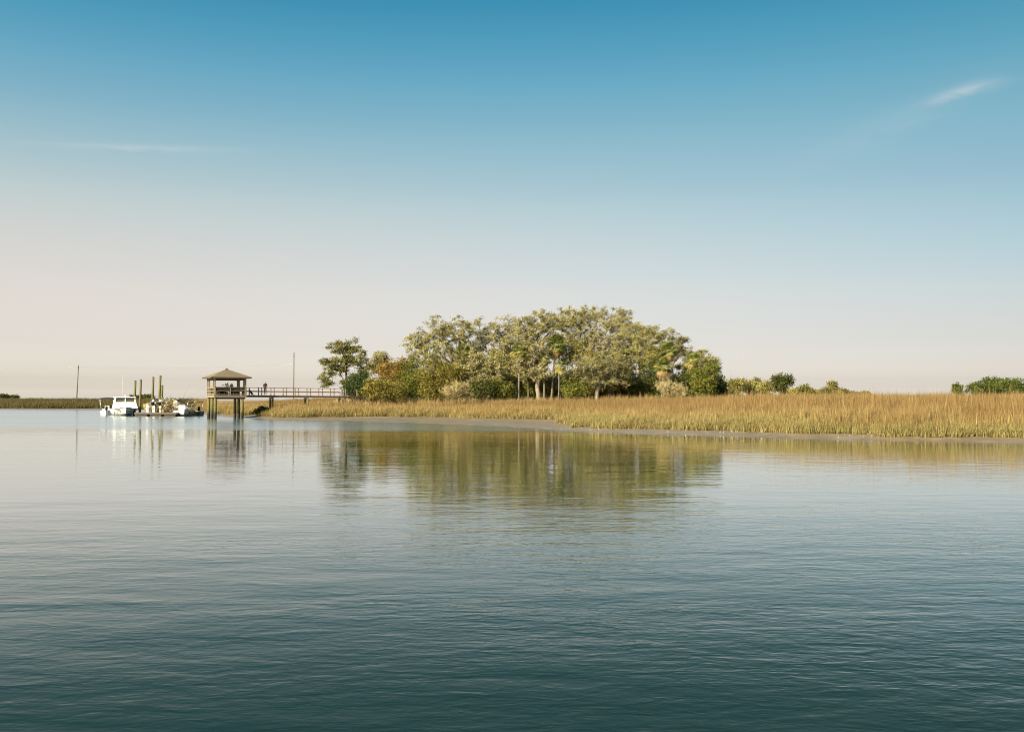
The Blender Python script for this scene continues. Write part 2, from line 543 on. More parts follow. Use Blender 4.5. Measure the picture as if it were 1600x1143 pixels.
MUD = bpy.data.materials.new('marsh_mud'); MUD.use_nodes = True
t = MUD.node_tree; p = t.nodes['Principled BSDF']
tcn = N(t, 'ShaderNodeTexCoord')
sp = N(t, 'ShaderNodeSeparateXYZ'); link(t, tcn.outputs['Object'], sp.inputs[0])
n1 = N(t, 'ShaderNodeTexNoise'); n1.inputs['Scale'].default_value = 0.9; n1.inputs['Detail'].default_value = 8; link(t, tcn.outputs['Object'], n1.inputs[0])
n2 = N(t, 'ShaderNodeTexNoise'); n2.inputs['Scale'].default_value = 7; n2.inputs['Detail'].default_value = 6; link(t, tcn.outputs['Object'], n2.inputs[0])
wet = ramp(t, n1.outputs[0], two((0.15, 0.105, 0.062), (0.26, 0.19, 0.115)))
dry = ramp(t, n2.outputs[0], two((0.20, 0.13, 0.06), (0.36, 0.26, 0.12)))
hgt = mth(t, 'MULTIPLY_ADD', n1.outputs[0], 0.3, mth(t, 'ADD', mth(t, 'MULTIPLY', sp.outputs[2], 2.4), -0.45), clamp=True)
link(t, mixc(t, hgt, wet, dry), p.inputs['Base Color'])
link(t, mth(t, 'MULTIPLY_ADD', hgt, 0.5, 0.42), p.inputs['Roughness'])
b = N(t, 'ShaderNodeBump'); b.inputs['Distance'].default_value = 0.05; link(t, n2.outputs[0], b.inputs['Height']); link(t, b.outputs[0], p.inputs['Normal'])
me = np_mesh('marsh_ground', np.column_stack([P, Z]), quads, MUD, 4)
me.polygons.foreach_set('use_smooth', np.ones(len(me.polygons), bool))
tag(link_mesh('marsh_ground', me), kind='structure')

# ------------------------------------------------------------------ water
WATER = bpy.data.materials.new('creek_water'); WATER.use_nodes = True
t = WATER.node_tree; p = t.nodes['Principled BSDF']
tcn = N(t, 'ShaderNodeTexCoord')


def wnoise(scale, stretch, rot=0.0, detail=2.0, rough=0.5, dist=0.0):
    mp = N(t, 'ShaderNodeMapping')
    mp.inputs['Scale'].default_value = stretch
    mp.inputs['Rotation'].default_value = (0, 0, R(rot))
    link(t, tcn.outputs['Object'], mp.inputs[0])
    n = N(t, 'ShaderNodeTexNoise')
    n.inputs['Scale'].default_value = scale
    n.inputs['Detail'].default_value = detail
    n.inputs['Roughness'].default_value = rough
    n.inputs['Distortion'].default_value = dist
    link(t, mp.outputs[0], n.inputs[0])
    return n.outputs[0]


sp = N(t, 'ShaderNodeSeparateXYZ'); link(t, tcn.outputs['Object'], sp.inputs[0])
# wind-ruffled belt along the far shore: beyond a line from (-60, 82) to (20, 58)
belt = mth(t, 'MULTIPLY_ADD', sp.outputs[0], 0.20, sp.outputs[1])
patch = wnoise(0.05, (0.5, 1, 1), 0, 3)
belt = mth(t, 'ADD', belt, mth(t, 'MULTIPLY', mth(t, 'SUBTRACT', patch, 0.5), 16))
beltn = N(t, 'ShaderNodeMapRange'); beltn.interpolation_type = 'SMOOTHSTEP'
beltn.inputs[1].default_value = 66; beltn.inputs[2].default_value = 78
link(t, belt, beltn.inputs[0])
ruffle = beltn.outputs[0]
gust = ramp(t, wnoise(0.09, (0.45, 1, 1), 6, 4, 0.6), [(0.38, (0.25, 0.25, 0.25)), (0.62, (1, 1, 1))])
w1 = wnoise(0.8, (0.4, 1, 1), 5, 2, 0.5, 0.3)         # long low swell of ripples
w2 = wnoise(4.0, (0.5, 1, 1), -7, 3, 0.55, 0.5)        # ripples
w3 = wnoise(9.0, (0.6, 1, 1), 9, 2, 0.5, 0.2)           # fine ripples
# breezier mid-channel near the viewpoint, slack water in the lee of the island
breeze = N(t, 'ShaderNodeMapRange'); breeze.interpolation_type = 'SMOOTHSTEP'
breeze.inputs[1].default_value = 7; breeze.inputs[2].default_value = 26
breeze.inputs[3].default_value = 1.0; breeze.inputs[4].default_value = 0.33
link(t, mth(t, 'MULTIPLY_ADD', mth(t, 'SUBTRACT', patch, 0.5), 14, sp.outputs[1]), breeze.inputs[0])
h = mth(t, 'MULTIPLY', w1, 0.022)
h = mth(t, 'ADD', h, mth(t, 'MULTIPLY', mth(t, 'MULTIPLY', w2, gust), 0.0150))
h = mth(t, 'ADD', h, mth(t, 'MULTIPLY', mth(t, 'MULTIPLY', w3, gust), 0.006))
w0 = wnoise(0.45, (0.7, 1, 1), 3, 2, 0.5, 0.2)          # low lap that never quite stops
h = mth(t, 'ADD', mth(t, 'MULTIPLY', h, mth(t, 'MULTIPLY_ADD', ruffle, 1.1, breeze.outputs[0])), mth(t, 'MULTIPLY', w0, 0.011))
h = mth(t, 'ADD', h, mth(t, 'MULTIPLY', wnoise(1.5, (0.55, 1, 1), -4, 2, 0.5, 0.3), mth(t, 'MULTIPLY_ADD', ruffle, 0.008, 0.0055)))
b = N(t, 'ShaderNodeBump'); b.inputs['Distance'].default_value = 1.0; b.inputs['Strength'].default_value = 1.0
link(t, h, b.inputs['Height'])
t.nodes.remove(p)
body = N(t, 'ShaderNodeBsdfDiffuse'); body.inputs[0].default_value = (0.008, 0.017, 0.011, 1)
link(t, b.outputs[0], body.inputs['Normal'])
gl = N(t, 'ShaderNodeBsdfGlossy'); gl.inputs[0].default_value = (0.96, 1.0, 0.99, 1)
link(t, b.outputs[0], gl.inputs['Normal'])
eddy = N(t, 'ShaderNodeMapRange'); eddy.interpolation_type = 'SMOOTHSTEP'
eddy.inputs[1].default_value = 10; eddy.inputs[2].default_value = 24; eddy.inputs[3].default_value = 0.03; eddy.inputs[4].default_value = 0.085
link(t, sp.outputs[0], eddy.inputs[0])
link(t, mth(t, 'MULTIPLY_ADD', ruffle, 0.14, eddy.outputs[0]), gl.inputs['Roughness'])
fr = N(t, 'ShaderNodeFresnel'); fr.inputs['IOR'].default_value = 1.34
link(t, b.outputs[0], fr.inputs['Normal'])
refl = ramp(t, fr.outputs[0], [(0.0, (0.0,) * 3), (0.10, (0.04,) * 3), (0.22, (0.13,) * 3), (0.40, (0.46,) * 3), (0.60, (0.80,) * 3), (0.85, (0.95,) * 3), (1.0, (1.0,) * 3)])
mx = N(t, 'ShaderNodeMixShader')
link(t, refl, mx.inputs[0]); link(t, body.outputs[0], mx.inputs[1]); link(t, gl.outputs[0], mx.inputs[2])
link(t, mx.outputs[0], t.nodes['Material Output'].inputs[0])
wx = spacing(-5000, 5000, -160, 120, 20)
wy = spacing(-5000, 6000, -20, 320, 20)
GX, GY = np.meshgrid(wx, wy)
P = np.stack([GX.ravel(), GY.ravel(), np.zeros(GX.size)], 1)
idx = np.arange(GX.size).reshape(GX.shape)
quads = np.stack([idx[:-1, :-1], idx[:-1, 1:], idx[1:, 1:], idx[1:, :-1]], -1).reshape(-1, 4)
tag(link_mesh('creek_water', np_mesh('creek_water', P, quads, WATER, 4)), kind='structure')

# ------------------------------------------------------------------ trees
LEAFQ = np.array([(0, 0, 0), (0.5, 0.34, 0.06), (1, 0, 0), (0.45, -0.36, 0.06)], float)


def rand_rot(rng, n):
    q = rng.normal(size=(n, 4)); q /= np.linalg.norm(q, axis=1)[:, None]
    w, x, y, z = q.T
    return np.stack([np.stack([1 - 2 * (y * y + z * z), 2 * (x * y - z * w), 2 * (x * z + y * w)], -1),
                     np.stack([2 * (x * y + z * w), 1 - 2 * (x * x + z * z), 2 * (y * z - x * w)], -1),
                     np.stack([2 * (x * z - y * w), 2 * (y * z + x * w), 1 - 2 * (x * x + y * y)], -1)], 1)


def leaves(rng, centres, per, sigma, size, mat_, name, parent, asp=1.0, up=0.0):
    c = np.repeat(centres, per, 0)
    n = len(c)
    c = c + rng.normal(size=(n, 3)) * np.asarray(sigma)
    rot = rand_rot(rng, n)
    s = size * rng.uniform(0.55, 1.35, n)
    q = LEAFQ.copy(); q[:, 1:] *= asp; q[:, 0] -= 0.5
    v = np.einsum('nij,kj->nki', rot, q) * s[:, None, None] + c[:, None, :]
    if up: v[:, :, 2] = c[:, None, 2] + (v[:, :, 2] - c[:, None, 2]) * up
    f = np.arange(n * 4).reshape(n, 4)
    me = np_mesh(name, v.reshape(-1, 3), f, mat_, 4)
    tone = np.repeat(np.repeat(rng.uniform(0, 1, len(centres)), per), 4).astype(np.float32)
    me.attributes.new('spray', 'FLOAT', 'POINT').data.foreach_set('value', tone)
    return link_mesh(name, me, parent)


def skeleton(rng, fork, base, tips, wander=0.16, along=0.38):
    """grow branches from the trunk to every tip; returns nodes, parents, radii"""
    nodes = [np.array(base, float)]
    par = [-1]
    ln = [0.0]
    k = 4
    for i in range(1, k + 1):
        q = np.array(base) + (np.array(fork) - np.array(base)) * i / k + (rng.normal(size=3) * 0.10 if i < k else 0)
        nodes.append(q); par.append(len(nodes) - 2); ln.append(0.0 if i == k else 9.0)
    ln = [30.0, 20.0, 10.0, 4.0, 0.0]
    order = np.argsort(np.linalg.norm(tips - np.array(fork), axis=1))
    tip_ids = []
    for ti in order:
        tpt = tips[ti]
        A = np.array(nodes)
        d = np.linalg.norm(A - tpt, axis=1)
        cost = d + along * np.array(ln) + np.where(A[:, 2] > tpt[2] + 1.0, 1.5, 0)
        j = int(cost.argmin())
        seg = d[j]
        m = max(1, int(seg / 1.1))
        prev = j
        for s in range(1, m + 1):
            f = s / (m + 0.0)
            q = A[j] + (tpt - A[j]) * f
            if s < m or m == 1:
                q = q + rng.normal(size=3) * wander * min(seg, 2.0) * (1 if s < m else 0.0)
                q[2] += (0.10 if wander < 0.3 else -0.04) * seg * math.sin(math.pi * f)
            nodes.append(q); par.append(prev); ln.append(ln[j] + seg * f)
            prev = len(nodes) - 1
        tip_ids.append(prev)
    return np.array(nodes), par, tip_ids


def branches(nodes, par, r_tip, r_max, expo=2.3):
    n = len(nodes)
    acc = np.zeros(n)
    kids = np.zeros(n, int)
    for i in range(1, n): kids[par[i]] += 1
    for i in range(n - 1, 0, -1):
        if kids[i] == 0: acc[i] = r_tip ** expo
        acc[par[i]] += acc[i]
    return np.minimum(acc ** (1 / expo), r_max)


def branch_mesh(nodes, par, rad, lo, mat_, name, parent, skip=0.0):
    mb = MB()
    for i in range(1, len(nodes)):
        a, b = nodes[par[i]], nodes[i]
        ra = min(rad[par[i]], rad[i] * 1.35); rb = rad[i]
        if rb < skip: continue
        mb.tube([a, b], [ra, rb], 7 if rb > 0.12 else (5 if rb > 0.05 else 3), cap=False)
    return mb.build(name, mat_, parent)


def sample_lobes(rng, lobes, n, spikes=0.0, voids=0):
    vol = np.array([l[3] * l[4] * l[5] for l in lobes]) ** (2 / 3)
    cnt = np.maximum(4, (n * vol / vol.sum()).astype(int))
    pts = []
    for l, c in zip(lobes, cnt):
        d = rng.normal(size=(c, 3)); d /= np.linalg.norm(d, axis=1)[:, None]
        r = rng.uniform(0, 1, c) ** (1 / 2.6)
        out = rng.uniform(size=c) < spikes
        r = np.where(out, rng.uniform(1.0, 1.28, c), r)
        d[:, 2] = np.where(out, np.abs(d[:, 2]), d[:, 2])
        q = np.array(l[:3]) + d * r[:, None] * np.array(l[3:6])
        for _ in range(voids):
            dv_ = rng.normal(size=3); dv_ /= np.linalg.norm(dv_)
            vc = np.array(l[:3]) + dv_ * rng.uniform(0.3, 1.0) * np.array(l[3:6])
            q = q[(((q - vc) / (np.array(l[3:6]) * rng.uniform(0.2, 0.42))) ** 2).sum(1) > 1]
        pts.append(q)
    return np.concatenate(pts)


def px_lobes(lst, px0, D, base_z, rng, depth=0.8):
    out = []
    k = D / F
    for (px, py, rx, ry) in lst:
        out.append(((px - px0) * k, rng.uniform(-1, 1) * rx * k * 0.35, zz(py, D) - base_z, rx * k, max(rx, ry) * k * depth, ry * k))
    return out


def tree(name, label, px0, D, lobes_px, seed, bark, leaf, tips=150, per=34, sigma=0.42, size=0.30, fork=0.35, lean=0.0, moss=0, group=None, cat='tree', rtip=0.022, rmax=0.5, asp=1.0, up=0.0, twig_skip=0.0, fork_px=None, extra_mid=0.5, depth=0.8, spikes=0.0, voids=0, twigs=0):
    rng = np.random.default_rng(seed)
    x, y = gx(px0, D), D
    bz = gz(x, y) - 0.1
    root = thing(name, label, cat, (x, y, bz), 0, group)
    if cat == 'bush':
        lobes_px = list(lobes_px) + [(a, (b_ + 622) / 2, c * 0.9, max(4, (622 - b_) / 2)) for a, b_, c, e in lobes_px if px0 > 450]
    lb = px_lobes(lobes_px, px0, D, bz, rng, depth)
    tp = sample_lobes(rng, lb, tips, spikes, voids)
    tp = tp[tp[:, 2] > 0.5]
    top = max(l[2] for l in lb)
    fk = (lean, 0, top * fork) if fork_px is None else ((fork_px[0] - px0) * D / F, 0, zz(fork_px[1], D) - bz)
    oak = 'oak' in name
    nodes, par, ids = skeleton(rng, fk, (0, 0, 0), tp, 0.42 if oak else 0.16, 0.17 if oak else 0.38)
    rad = branches(nodes, par, rtip, rmax)
    branch_mesh(nodes, par, rad, 0, bark, 'trunk', root, twig_skip)
    cen = nodes[ids]
    thin = [i for i in range(5, len(nodes)) if rad[i] < rtip * 2.6]
    mids = nodes[thin]
    if extra_mid < 1: mids = mids[rng.uniform(size=len(mids)) < extra_mid]
    tag(leaves(rng, np.concatenate([cen, mids]), per, sigma, size, leaf, 'crown', root, asp, up), kind='stuff')
    if twigs:
        src = np.repeat(np.concatenate([cen, mids]), twigs, 0)
        n_ = len(src)
        dr = rng.normal(size=(n_, 3)) + (0, 0, 0.35); dr /= np.linalg.norm(dr, axis=1)[:, None]
        L_ = rng.uniform(0.25, 0.85, n_)[:, None]
        sd_ = np.cross(dr, rng.normal(size=(n_, 3))); sd_ /= np.linalg.norm(sd_, axis=1)[:, None]
        up_ = np.cross(dr, sd_)
        bend = src + dr * L_ * 0.5 + rng.normal(size=(n_, 3)) * 0.07
        tipp = bend + (dr + rng.normal(size=(n_, 3)) * 0.45) * L_ * 0.5
        w_ = rng.uniform(0.010, 0.024, n_)[:, None]
        v = np.stack([src + sd_ * w_, src - sd_ * w_ * .5 + up_ * w_, src - sd_ * w_ * .5 - up_ * w_, bend + sd_ * w_ * .7, bend - sd_ * w_ * .4 + up_ * w_ * .7, bend - sd_ * w_ * .4 - up_ * w_ * .7, tipp], 1)
        tri = np.array([(0, 1, 4), (0, 4, 3), (1, 2, 5), (1, 5, 4), (2, 0, 3), (2, 3, 5), (3, 4, 6), (4, 5, 6), (5, 3, 6)])
        f = (np.arange(n_)[:, None, None] * 7 + tri[None]).reshape(-1, 3)
        tag(link_mesh('twigs', np_mesh('twigs', v.reshape(-1, 3), f, TWIG, 3), root), kind='stuff')
    if moss:
        cc = nodes[[i for i in range(5, len(nodes)) if rad[i] < 0.14]]
        c = cc[rng.integers(0, len(cc), moss)] + rng.normal(size=(moss, 3)) * (0.22, 0.22, 0.12)
        L = rng.uniform(0.15, 0.5, moss); w = rng.uniform(0.03, 0.07, moss)
        a = rng.uniform(0, math.pi, moss)
        dx = np.stack([np.cos(a) * w, np.sin(a) * w, 0 * w], 1)
        dn = np.stack([rng.normal(size=moss) * 0.12, rng.normal(size=moss) * 0.12, -L], 1)
        v = np.stack([c - dx, c + dx, c + dn * 0.55 + dx * 1.2, c + dn, c + dn * 0.55 - dx * 1.2], 1)
        f = np.arange(moss * 5).reshape(moss, 5)
        tag(link_mesh('spanish_moss', np_mesh('spanish_moss', v.reshape(-1, 3), f, MOSS, 5), root), kind='stuff')
    return root


#SCENE-MARK
exec_trees = True
OG = 'live oaks of the island grove'
tree('live_oak', 'broad pale live oak at the left end of the oak canopy, beside the orange-tinged bushes', 692, 141,
     [(655, 540, 22, 26), (684, 518, 24, 20), (716, 516, 22, 19), (690, 558, 42, 28), (640, 568, 14, 16), (722, 548, 26, 26)], 11, BARK_L, L_OAK, 526, 36, (0.23, 0.23, 0.15), 0.19, twigs=6, moss=64, up=0.7, spikes=0.13, voids=2, rtip=0.036, group=OG, fork_px=(697, 580))
tree('live_oak', 'rounded pale live oak between the leftmost oak and the twin-trunk palm with yellow skirt', 762, 146,
     [(752, 520, 26, 20), (786, 516, 26, 20), (768, 552, 40, 30), (742, 575, 26, 20), (800, 545, 20, 30)], 12, BARK_L, L_OAK2, 526, 36, (0.23, 0.23, 0.15), 0.19, twigs=6, moss=77, up=0.7, spikes=0.13, voids=2, rtip=0.036, group=OG, fork_px=(770, 590))
tree('live_oak', 'live oak with a thick pale straight trunk standing in front of the tan grass', 843, 139,
     [(822, 518, 24, 20), (850, 506, 24, 18), (838, 552, 30, 28), (846, 584, 24, 12), (815, 575, 16, 18)], 13, BARK_L, L_OAK2, 491, 36, (0.23, 0.23, 0.15), 0.19, twigs=6, moss=77, up=0.7, spikes=0.13, voids=2, rtip=0.036, group=OG, fork_px=(841, 596), rmax=0.34)
tree('live_oak', 'dense-topped live oak rising behind the palm with the orange dead fronds', 903, 151,
     [(876, 500, 26, 16), (910, 496, 26, 16), (895, 530, 38, 30), (920, 545, 22, 24)], 14, BARK_L, L_OAK, 491, 36, (0.23, 0.23, 0.15), 0.19, twigs=6, moss=51, up=0.7, spikes=0.13, voids=2, rtip=0.036, group=OG, fork_px=(905, 575))
tree('live_oak', 'tallest live oak, with bare twigs reaching highest above the grove', 955, 148,
     [(938, 492, 20, 12), (972, 490, 16, 12), (955, 512, 34, 20), (984, 516, 22, 16), (952, 548, 38, 26), (965, 530, 30, 25)], 15, BARK_L, L_OAK2, 456, 36, (0.23, 0.23, 0.15), 0.19, twigs=6, moss=32, up=0.7, spikes=0.13, voids=2, rtip=0.036, group=OG, fork_px=(952, 570))
tree('live_oak', 'live oak with leaning pale trunk at the right side of the grove', 1001, 142,
     [(1000, 528, 26, 18), (1022, 524, 17, 14), (1012, 552, 22, 20), (982, 565, 26, 24)], 16, BARK_L, L_OAK, 403, 36, (0.23, 0.23, 0.15), 0.19, twigs=6, moss=32, up=0.7, spikes=0.13, voids=2, rtip=0.036, group=OG, fork_px=(1004, 566), rmax=0.42)
tree('live_oak', 'sparse open live oak standing behind the two stacked palms', 1052, 151,
     [(1047, 524, 11, 10), (1064, 531, 11, 7), (1051, 548, 17, 16), (1068, 552, 12, 12), (1066, 574, 10, 11)], 17, BARK_L, L_OAK3, 192, 36, (0.23, 0.23, 0.15), 0.19, twigs=6, moss=7, up=0.7, spikes=0.13, voids=2, rtip=0.036, group=OG, fork_px=(1050, 570))
tree('live_oak', 'small pale live oak at the right end of the grove above the shaded bush', 1097, 146,
     [(1096, 558, 17, 11), (1113, 573, 12, 13), (1085, 578, 15, 15), (1105, 590, 14, 14)], 18, BARK_L, L_OAK, 210, 36, (0.23, 0.23, 0.15), 0.19, twigs=6, moss=10, up=0.7, spikes=0.13, voids=2, rtip=0.036, group=OG)
tree('live_oak', 'small grey-twigged oak between the lone pine and the orange-tinged bush', 594, 150,
     [(592, 560, 13, 9), (601, 575, 12, 14), (583, 574, 8, 10)], 19, BARK_L, L_OAK2, 157, 36, (0.23, 0.23, 0.15), 0.19, twigs=6, moss=7, up=0.7, spikes=0.13, voids=2, rtip=0.036, group=OG)
tree('live_oak', 'low spreading oak filling the gap between the leftmost oak and the yellow-skirted palm', 738, 139,
     [(732, 566, 24, 18), (752, 574, 22, 18), (722, 586, 18, 14), (745, 594, 26, 12), (770, 582, 16, 12)], 25, BARK_L, L_OAK2, 330, 36, (0.23, 0.23, 0.15), 0.19, twigs=6, moss=60, spikes=0.1, voids=1, rtip=0.03, rmax=0.3, group=OG, fork_px=(742, 606))
tree('live_oak', 'low leafy oak with several thin stems between the yellow-skirted palm and the shed', 803, 142.5,
     [(795, 585, 16, 12), (818, 582, 14, 14), (830, 592, 14, 10), (806, 570, 14, 12)], 26, BARK_L, L_OAK, 200, 36, (0.23, 0.23, 0.15), 0.19, twigs=6, moss=40, spikes=0.1, voids=1, rtip=0.03, rmax=0.25, group=OG, fork_px=(806, 606))
tree('scrub_oak', 'low sprawling brown-olive oak with pale bent limbs at grass level', 932, 136,
     [(930, 576, 38, 20), (905, 592, 22, 13), (966, 578, 18, 16), (948, 598, 40, 9)], 20, BARK_L, L_OAK3, 403, 36, (0.23, 0.23, 0.15), 0.19, twigs=6, moss=19, up=0.7, spikes=0.13, voids=2, rtip=0.036, fork_px=(935, 606))
tree('loblolly_pine', 'lone dark pine with layered boughs at the end of the walkway', 539, 142,
     [(528, 543, 18, 10), (552, 541, 12, 10), (540, 551, 16, 8), (520, 566, 18, 9), (545, 565, 18, 9), (506, 590, 9, 6), (520, 581, 16, 8), (566, 556, 8, 9), (568, 574, 12, 11), (558, 590, 16, 9), (514, 600, 12, 5), (536, 578, 12, 8), (505, 566, 6, 4), (545, 600, 14, 8)],
     21, BARK_D, L_PINE, 300, 46, (0.24, 0.24, 0.13), 0.26, group=None, fork_px=(539, 552), asp=0.55, up=0.8, extra_mid=0.35, depth=0.9, rmax=0.28, spikes=0.06, voids=1)

for i, (px, D, top, lean_, lab) in enumerate(((822, 141.5, 552, 5, 'right of the yellow-skirted palm'), (834, 143, 560, -7, 'just left of the thick oak trunk'), (888, 142, 556, 6, 'in front of the shed'), (786, 142, 566, -6, 'left of the yellow-skirted palm'), (1014, 141, 560, 4, 'right of the leaning pale oak'))):
    tree('slender_oak', 'slender pale trunk with a small leafy top ' + lab, px, D, [(px + lean_, top, 12, 10), (px + lean_ * 2, top - 10, 9, 9), (px - lean_, top + 9, 8, 6)], 700 + i, BARK_S, L_OAK2 if i % 2 else L_OAK, 60, 40, 0.34, 0.20, fork_px=(px + lean_, top + 16), group='slender pale oaks at the front of the grove', rtip=0.026, moss=30, spikes=0.1)

# shrubs and undergrowth of the island
SG = 'bushes along the front of the grove'
SHR = [
    ('cedar_bush', 'dark green rounded cedar bush under the lone pine beside the walkway end', 562, 136, [(560, 596, 18, 15), (568, 604, 18, 12), (548, 606, 12, 10)], L_CEDAR),
    ('orange_bush', 'orange-tinged bush right of the dark cedar bush', 615, 139, [(612, 574, 20, 12), (622, 585, 22, 20), (632, 568, 10, 7), (600, 588, 14, 12)], L_RUST),
    ('yellow_bush', 'low yellow-olive bush in front of the orange-tinged bush', 600, 134, [(596, 603, 24, 10), (615, 606, 18, 8), (578, 605, 12, 9)], L_OLIVE),
    ('green_bush', 'mid-green bush under the left end of the oak canopy', 646, 138, [(644, 588, 18, 22), (634, 600, 14, 13), (655, 602, 14, 12)], L_GREEN),
    ('olive_bush', 'olive bush with ochre top in front of the leftmost oak', 690, 137, [(682, 580, 24, 14), (706, 578, 20, 12), (664, 590, 16, 14)], L_OLIVE),
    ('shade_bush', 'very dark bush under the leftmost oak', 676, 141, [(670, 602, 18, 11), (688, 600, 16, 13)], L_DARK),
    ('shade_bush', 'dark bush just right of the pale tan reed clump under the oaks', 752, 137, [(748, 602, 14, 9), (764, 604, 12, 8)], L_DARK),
    ('shade_bush', 'broad dark green bush left of the thin pale trunks at the grove centre', 782, 138, [(776, 603, 14, 9), (792, 606, 11, 7)], L_GREEN),
    ('shade_bush', 'dark undergrowth beside the thick pale straight trunk', 856, 142, [(830, 605, 8, 7), (858, 603, 12, 10), (820, 607, 8, 6)], L_GREEN),
    ('bright_bush', 'bright green bush in front of the shed roof', 896, 135, [(890, 598, 13, 11), (905, 600, 12, 10), (897, 606, 18, 7)], L_GREEN),
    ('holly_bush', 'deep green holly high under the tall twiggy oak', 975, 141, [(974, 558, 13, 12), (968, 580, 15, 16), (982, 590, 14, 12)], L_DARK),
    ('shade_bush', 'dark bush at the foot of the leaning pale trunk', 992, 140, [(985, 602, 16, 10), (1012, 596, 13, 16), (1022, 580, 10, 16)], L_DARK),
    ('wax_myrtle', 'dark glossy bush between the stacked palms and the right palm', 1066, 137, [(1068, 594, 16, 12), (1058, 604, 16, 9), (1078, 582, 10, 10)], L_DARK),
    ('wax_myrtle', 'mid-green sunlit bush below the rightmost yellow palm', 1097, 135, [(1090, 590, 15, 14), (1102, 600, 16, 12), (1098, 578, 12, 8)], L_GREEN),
    ('shade_bush', 'bush closing the right end of the grove, shade put into its black-green leaves', 1120, 140, [(1120, 602, 10, 10), (1128, 608, 8, 6), (1112, 606, 8, 8)], L_CEDAR),  # darkest leaf colour stands in for the shade at this end
    ('olive_bush', 'olive-green bush left of the deep green holly', 930, 140, [(925, 556, 20, 12), (945, 565, 18, 12)], L_OLIVE),
    ('green_bush', 'leafy green bush among the trunks behind the small yellow palm', 832, 147, [(828, 590, 14, 10), (812, 597, 12, 12)], L_GREEN),
    ('reed_clump', 'pale tan reed clump standing above the grass under the oaks', 720, 131, [(718, 608, 14, 8), (705, 612, 12, 6)], L_TAN),
    ('reed_clump', 'pale tan reed clump at the right of the leaning trunk', 1046, 131, [(1042, 606, 12, 8), (1058, 611, 14, 5)], L_TAN),
]
for i, (nm, lab, px, D, lob, lf) in enumerate(SHR):
    big = sum(l[2] * l[3] for l in lob)
    tan = lf is L_TAN
    tree(nm, lab, px, D, lob, 100 + i, BARK_D if not tan else L_TAN, lf, max(40, int(big * 0.24)), 50, 0.34, 0.20 if not tan else 0.45, fork=0.2, group=None, cat='bush' if not tan else 'reeds', rtip=0.012, rmax=0.12, asp=0.9 if not tan else 0.14, up=0.0 if not tan else 1.6, spikes=0.08, voids=2)

for i, px in enumerate(range(650, 1125, 38)):
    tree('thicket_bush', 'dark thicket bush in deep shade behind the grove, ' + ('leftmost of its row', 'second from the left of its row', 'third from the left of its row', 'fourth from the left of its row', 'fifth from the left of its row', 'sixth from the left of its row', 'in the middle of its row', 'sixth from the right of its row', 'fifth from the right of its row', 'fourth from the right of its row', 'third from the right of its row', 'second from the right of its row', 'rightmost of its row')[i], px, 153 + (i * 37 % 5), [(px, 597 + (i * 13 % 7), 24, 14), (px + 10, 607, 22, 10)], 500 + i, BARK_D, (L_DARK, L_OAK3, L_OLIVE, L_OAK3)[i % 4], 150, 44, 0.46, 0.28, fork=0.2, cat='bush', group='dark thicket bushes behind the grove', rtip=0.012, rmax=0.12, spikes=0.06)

# ------------------------------------------------------------------ sabal palms


def frond_mesh(m, seed):
    rng = random.Random(seed)
    mb = MB()
    mb.tube([(0, 0, 0), (0.35, 0, 0.05), (0.62, 0, 0.03)], [0.022, 0.016, 0.01], 4, cap=False)
    n = 13
    for k in range(n):
        a = -1.75 + 3.5 * k / (n - 1)
        L = (0.78 - 0.20 * abs(a) / 1.75) * rng.uniform(0.9, 1.08)
        d = Vector((math.cos(a), math.sin(a), 0)); s = Vector((-d.y, d.x, 0)) * 0.055
        o = Vector((0.60, 0, 0.03))
        mid = o + d * L * 0.55 + Vector((0, 0, 0.06))
        tip = o + d * L + Vector((0, 0, -0.16 - rng.uniform(0, 0.12)))
        mb.add([o, mid - s, tip, mid + s], [(0, 1, 2, 3)])
    me = bpy.data.meshes.new('frond'); me.from_pydata(mb.v, [], mb.f); me.materials.append(m)
    return me


FR = {k: [frond_mesh(m, i) for i in range(3)] for k, m in (('g', FROND_G), ('y', FROND_Y), ('d', FROND_D))}


def palm(label, px, py, D, seed, green=20, yellow=5, dead=8, size=1.0, base_px=None, rt=0.15):
    rng = random.Random(seed)
    bx = gx(base_px if base_px else px, D)
    bz = gz(bx, D) - 0.1
    root = thing('sabal_palm', label, 'palm', (bx, D, bz), 0, 'sabal palms in the grove')
    top = Vector((gx(px, D) - bx, 0, zz(py, D) - bz))
    pts = [Vector((top.x * (k / 5) ** 1.6 + 0.05 * math.sin(k * 1.7 + seed), 0.04 * math.cos(k * 2 + seed), top.z * k / 5)) for k in range(6)]
    pts[-1] = top
    MB().tube(pts, [rt * 1.25, rt, rt * 0.95, rt, rt * 1.05, rt * 1.3], 9).build('trunk', BARK_P, root)
    MB().ball(top + Vector((0, 0, -0.12)), (rt * 1.9, rt * 1.9, 0.42), 8).build('crown_shaft', DRYFROND, root)
    for kind, n, e0, e1 in (('g', int(green * 1.5), -0.55, 1.4), ('y', yellow, -0.9, 0.2), ('d', dead, -1.45, -0.7)):
        for k in range(n):
            o = bpy.data.objects.new('frond' if kind == 'g' else ('yellow_frond' if kind == 'y' else 'dead_frond'), FR[kind][rng.randrange(3)])
            COL.objects.link(o); o.parent = root
            e = rng.uniform(e0, e1) if kind != 'g' else e0 + (e1 - e0) * (k + rng.random()) / n
            a = k * 2.39996 + rng.uniform(-0.3, 0.3)
            o.rotation_euler = (rng.uniform(-0.5, 0.5), -e, a)
            s = 1.15 * size * rng.uniform(0.8, 1.2)
            o.scale = (s, s, s)
            o.location = top + Vector((0, 0, 0.1 * math.sin(e)))
    return root


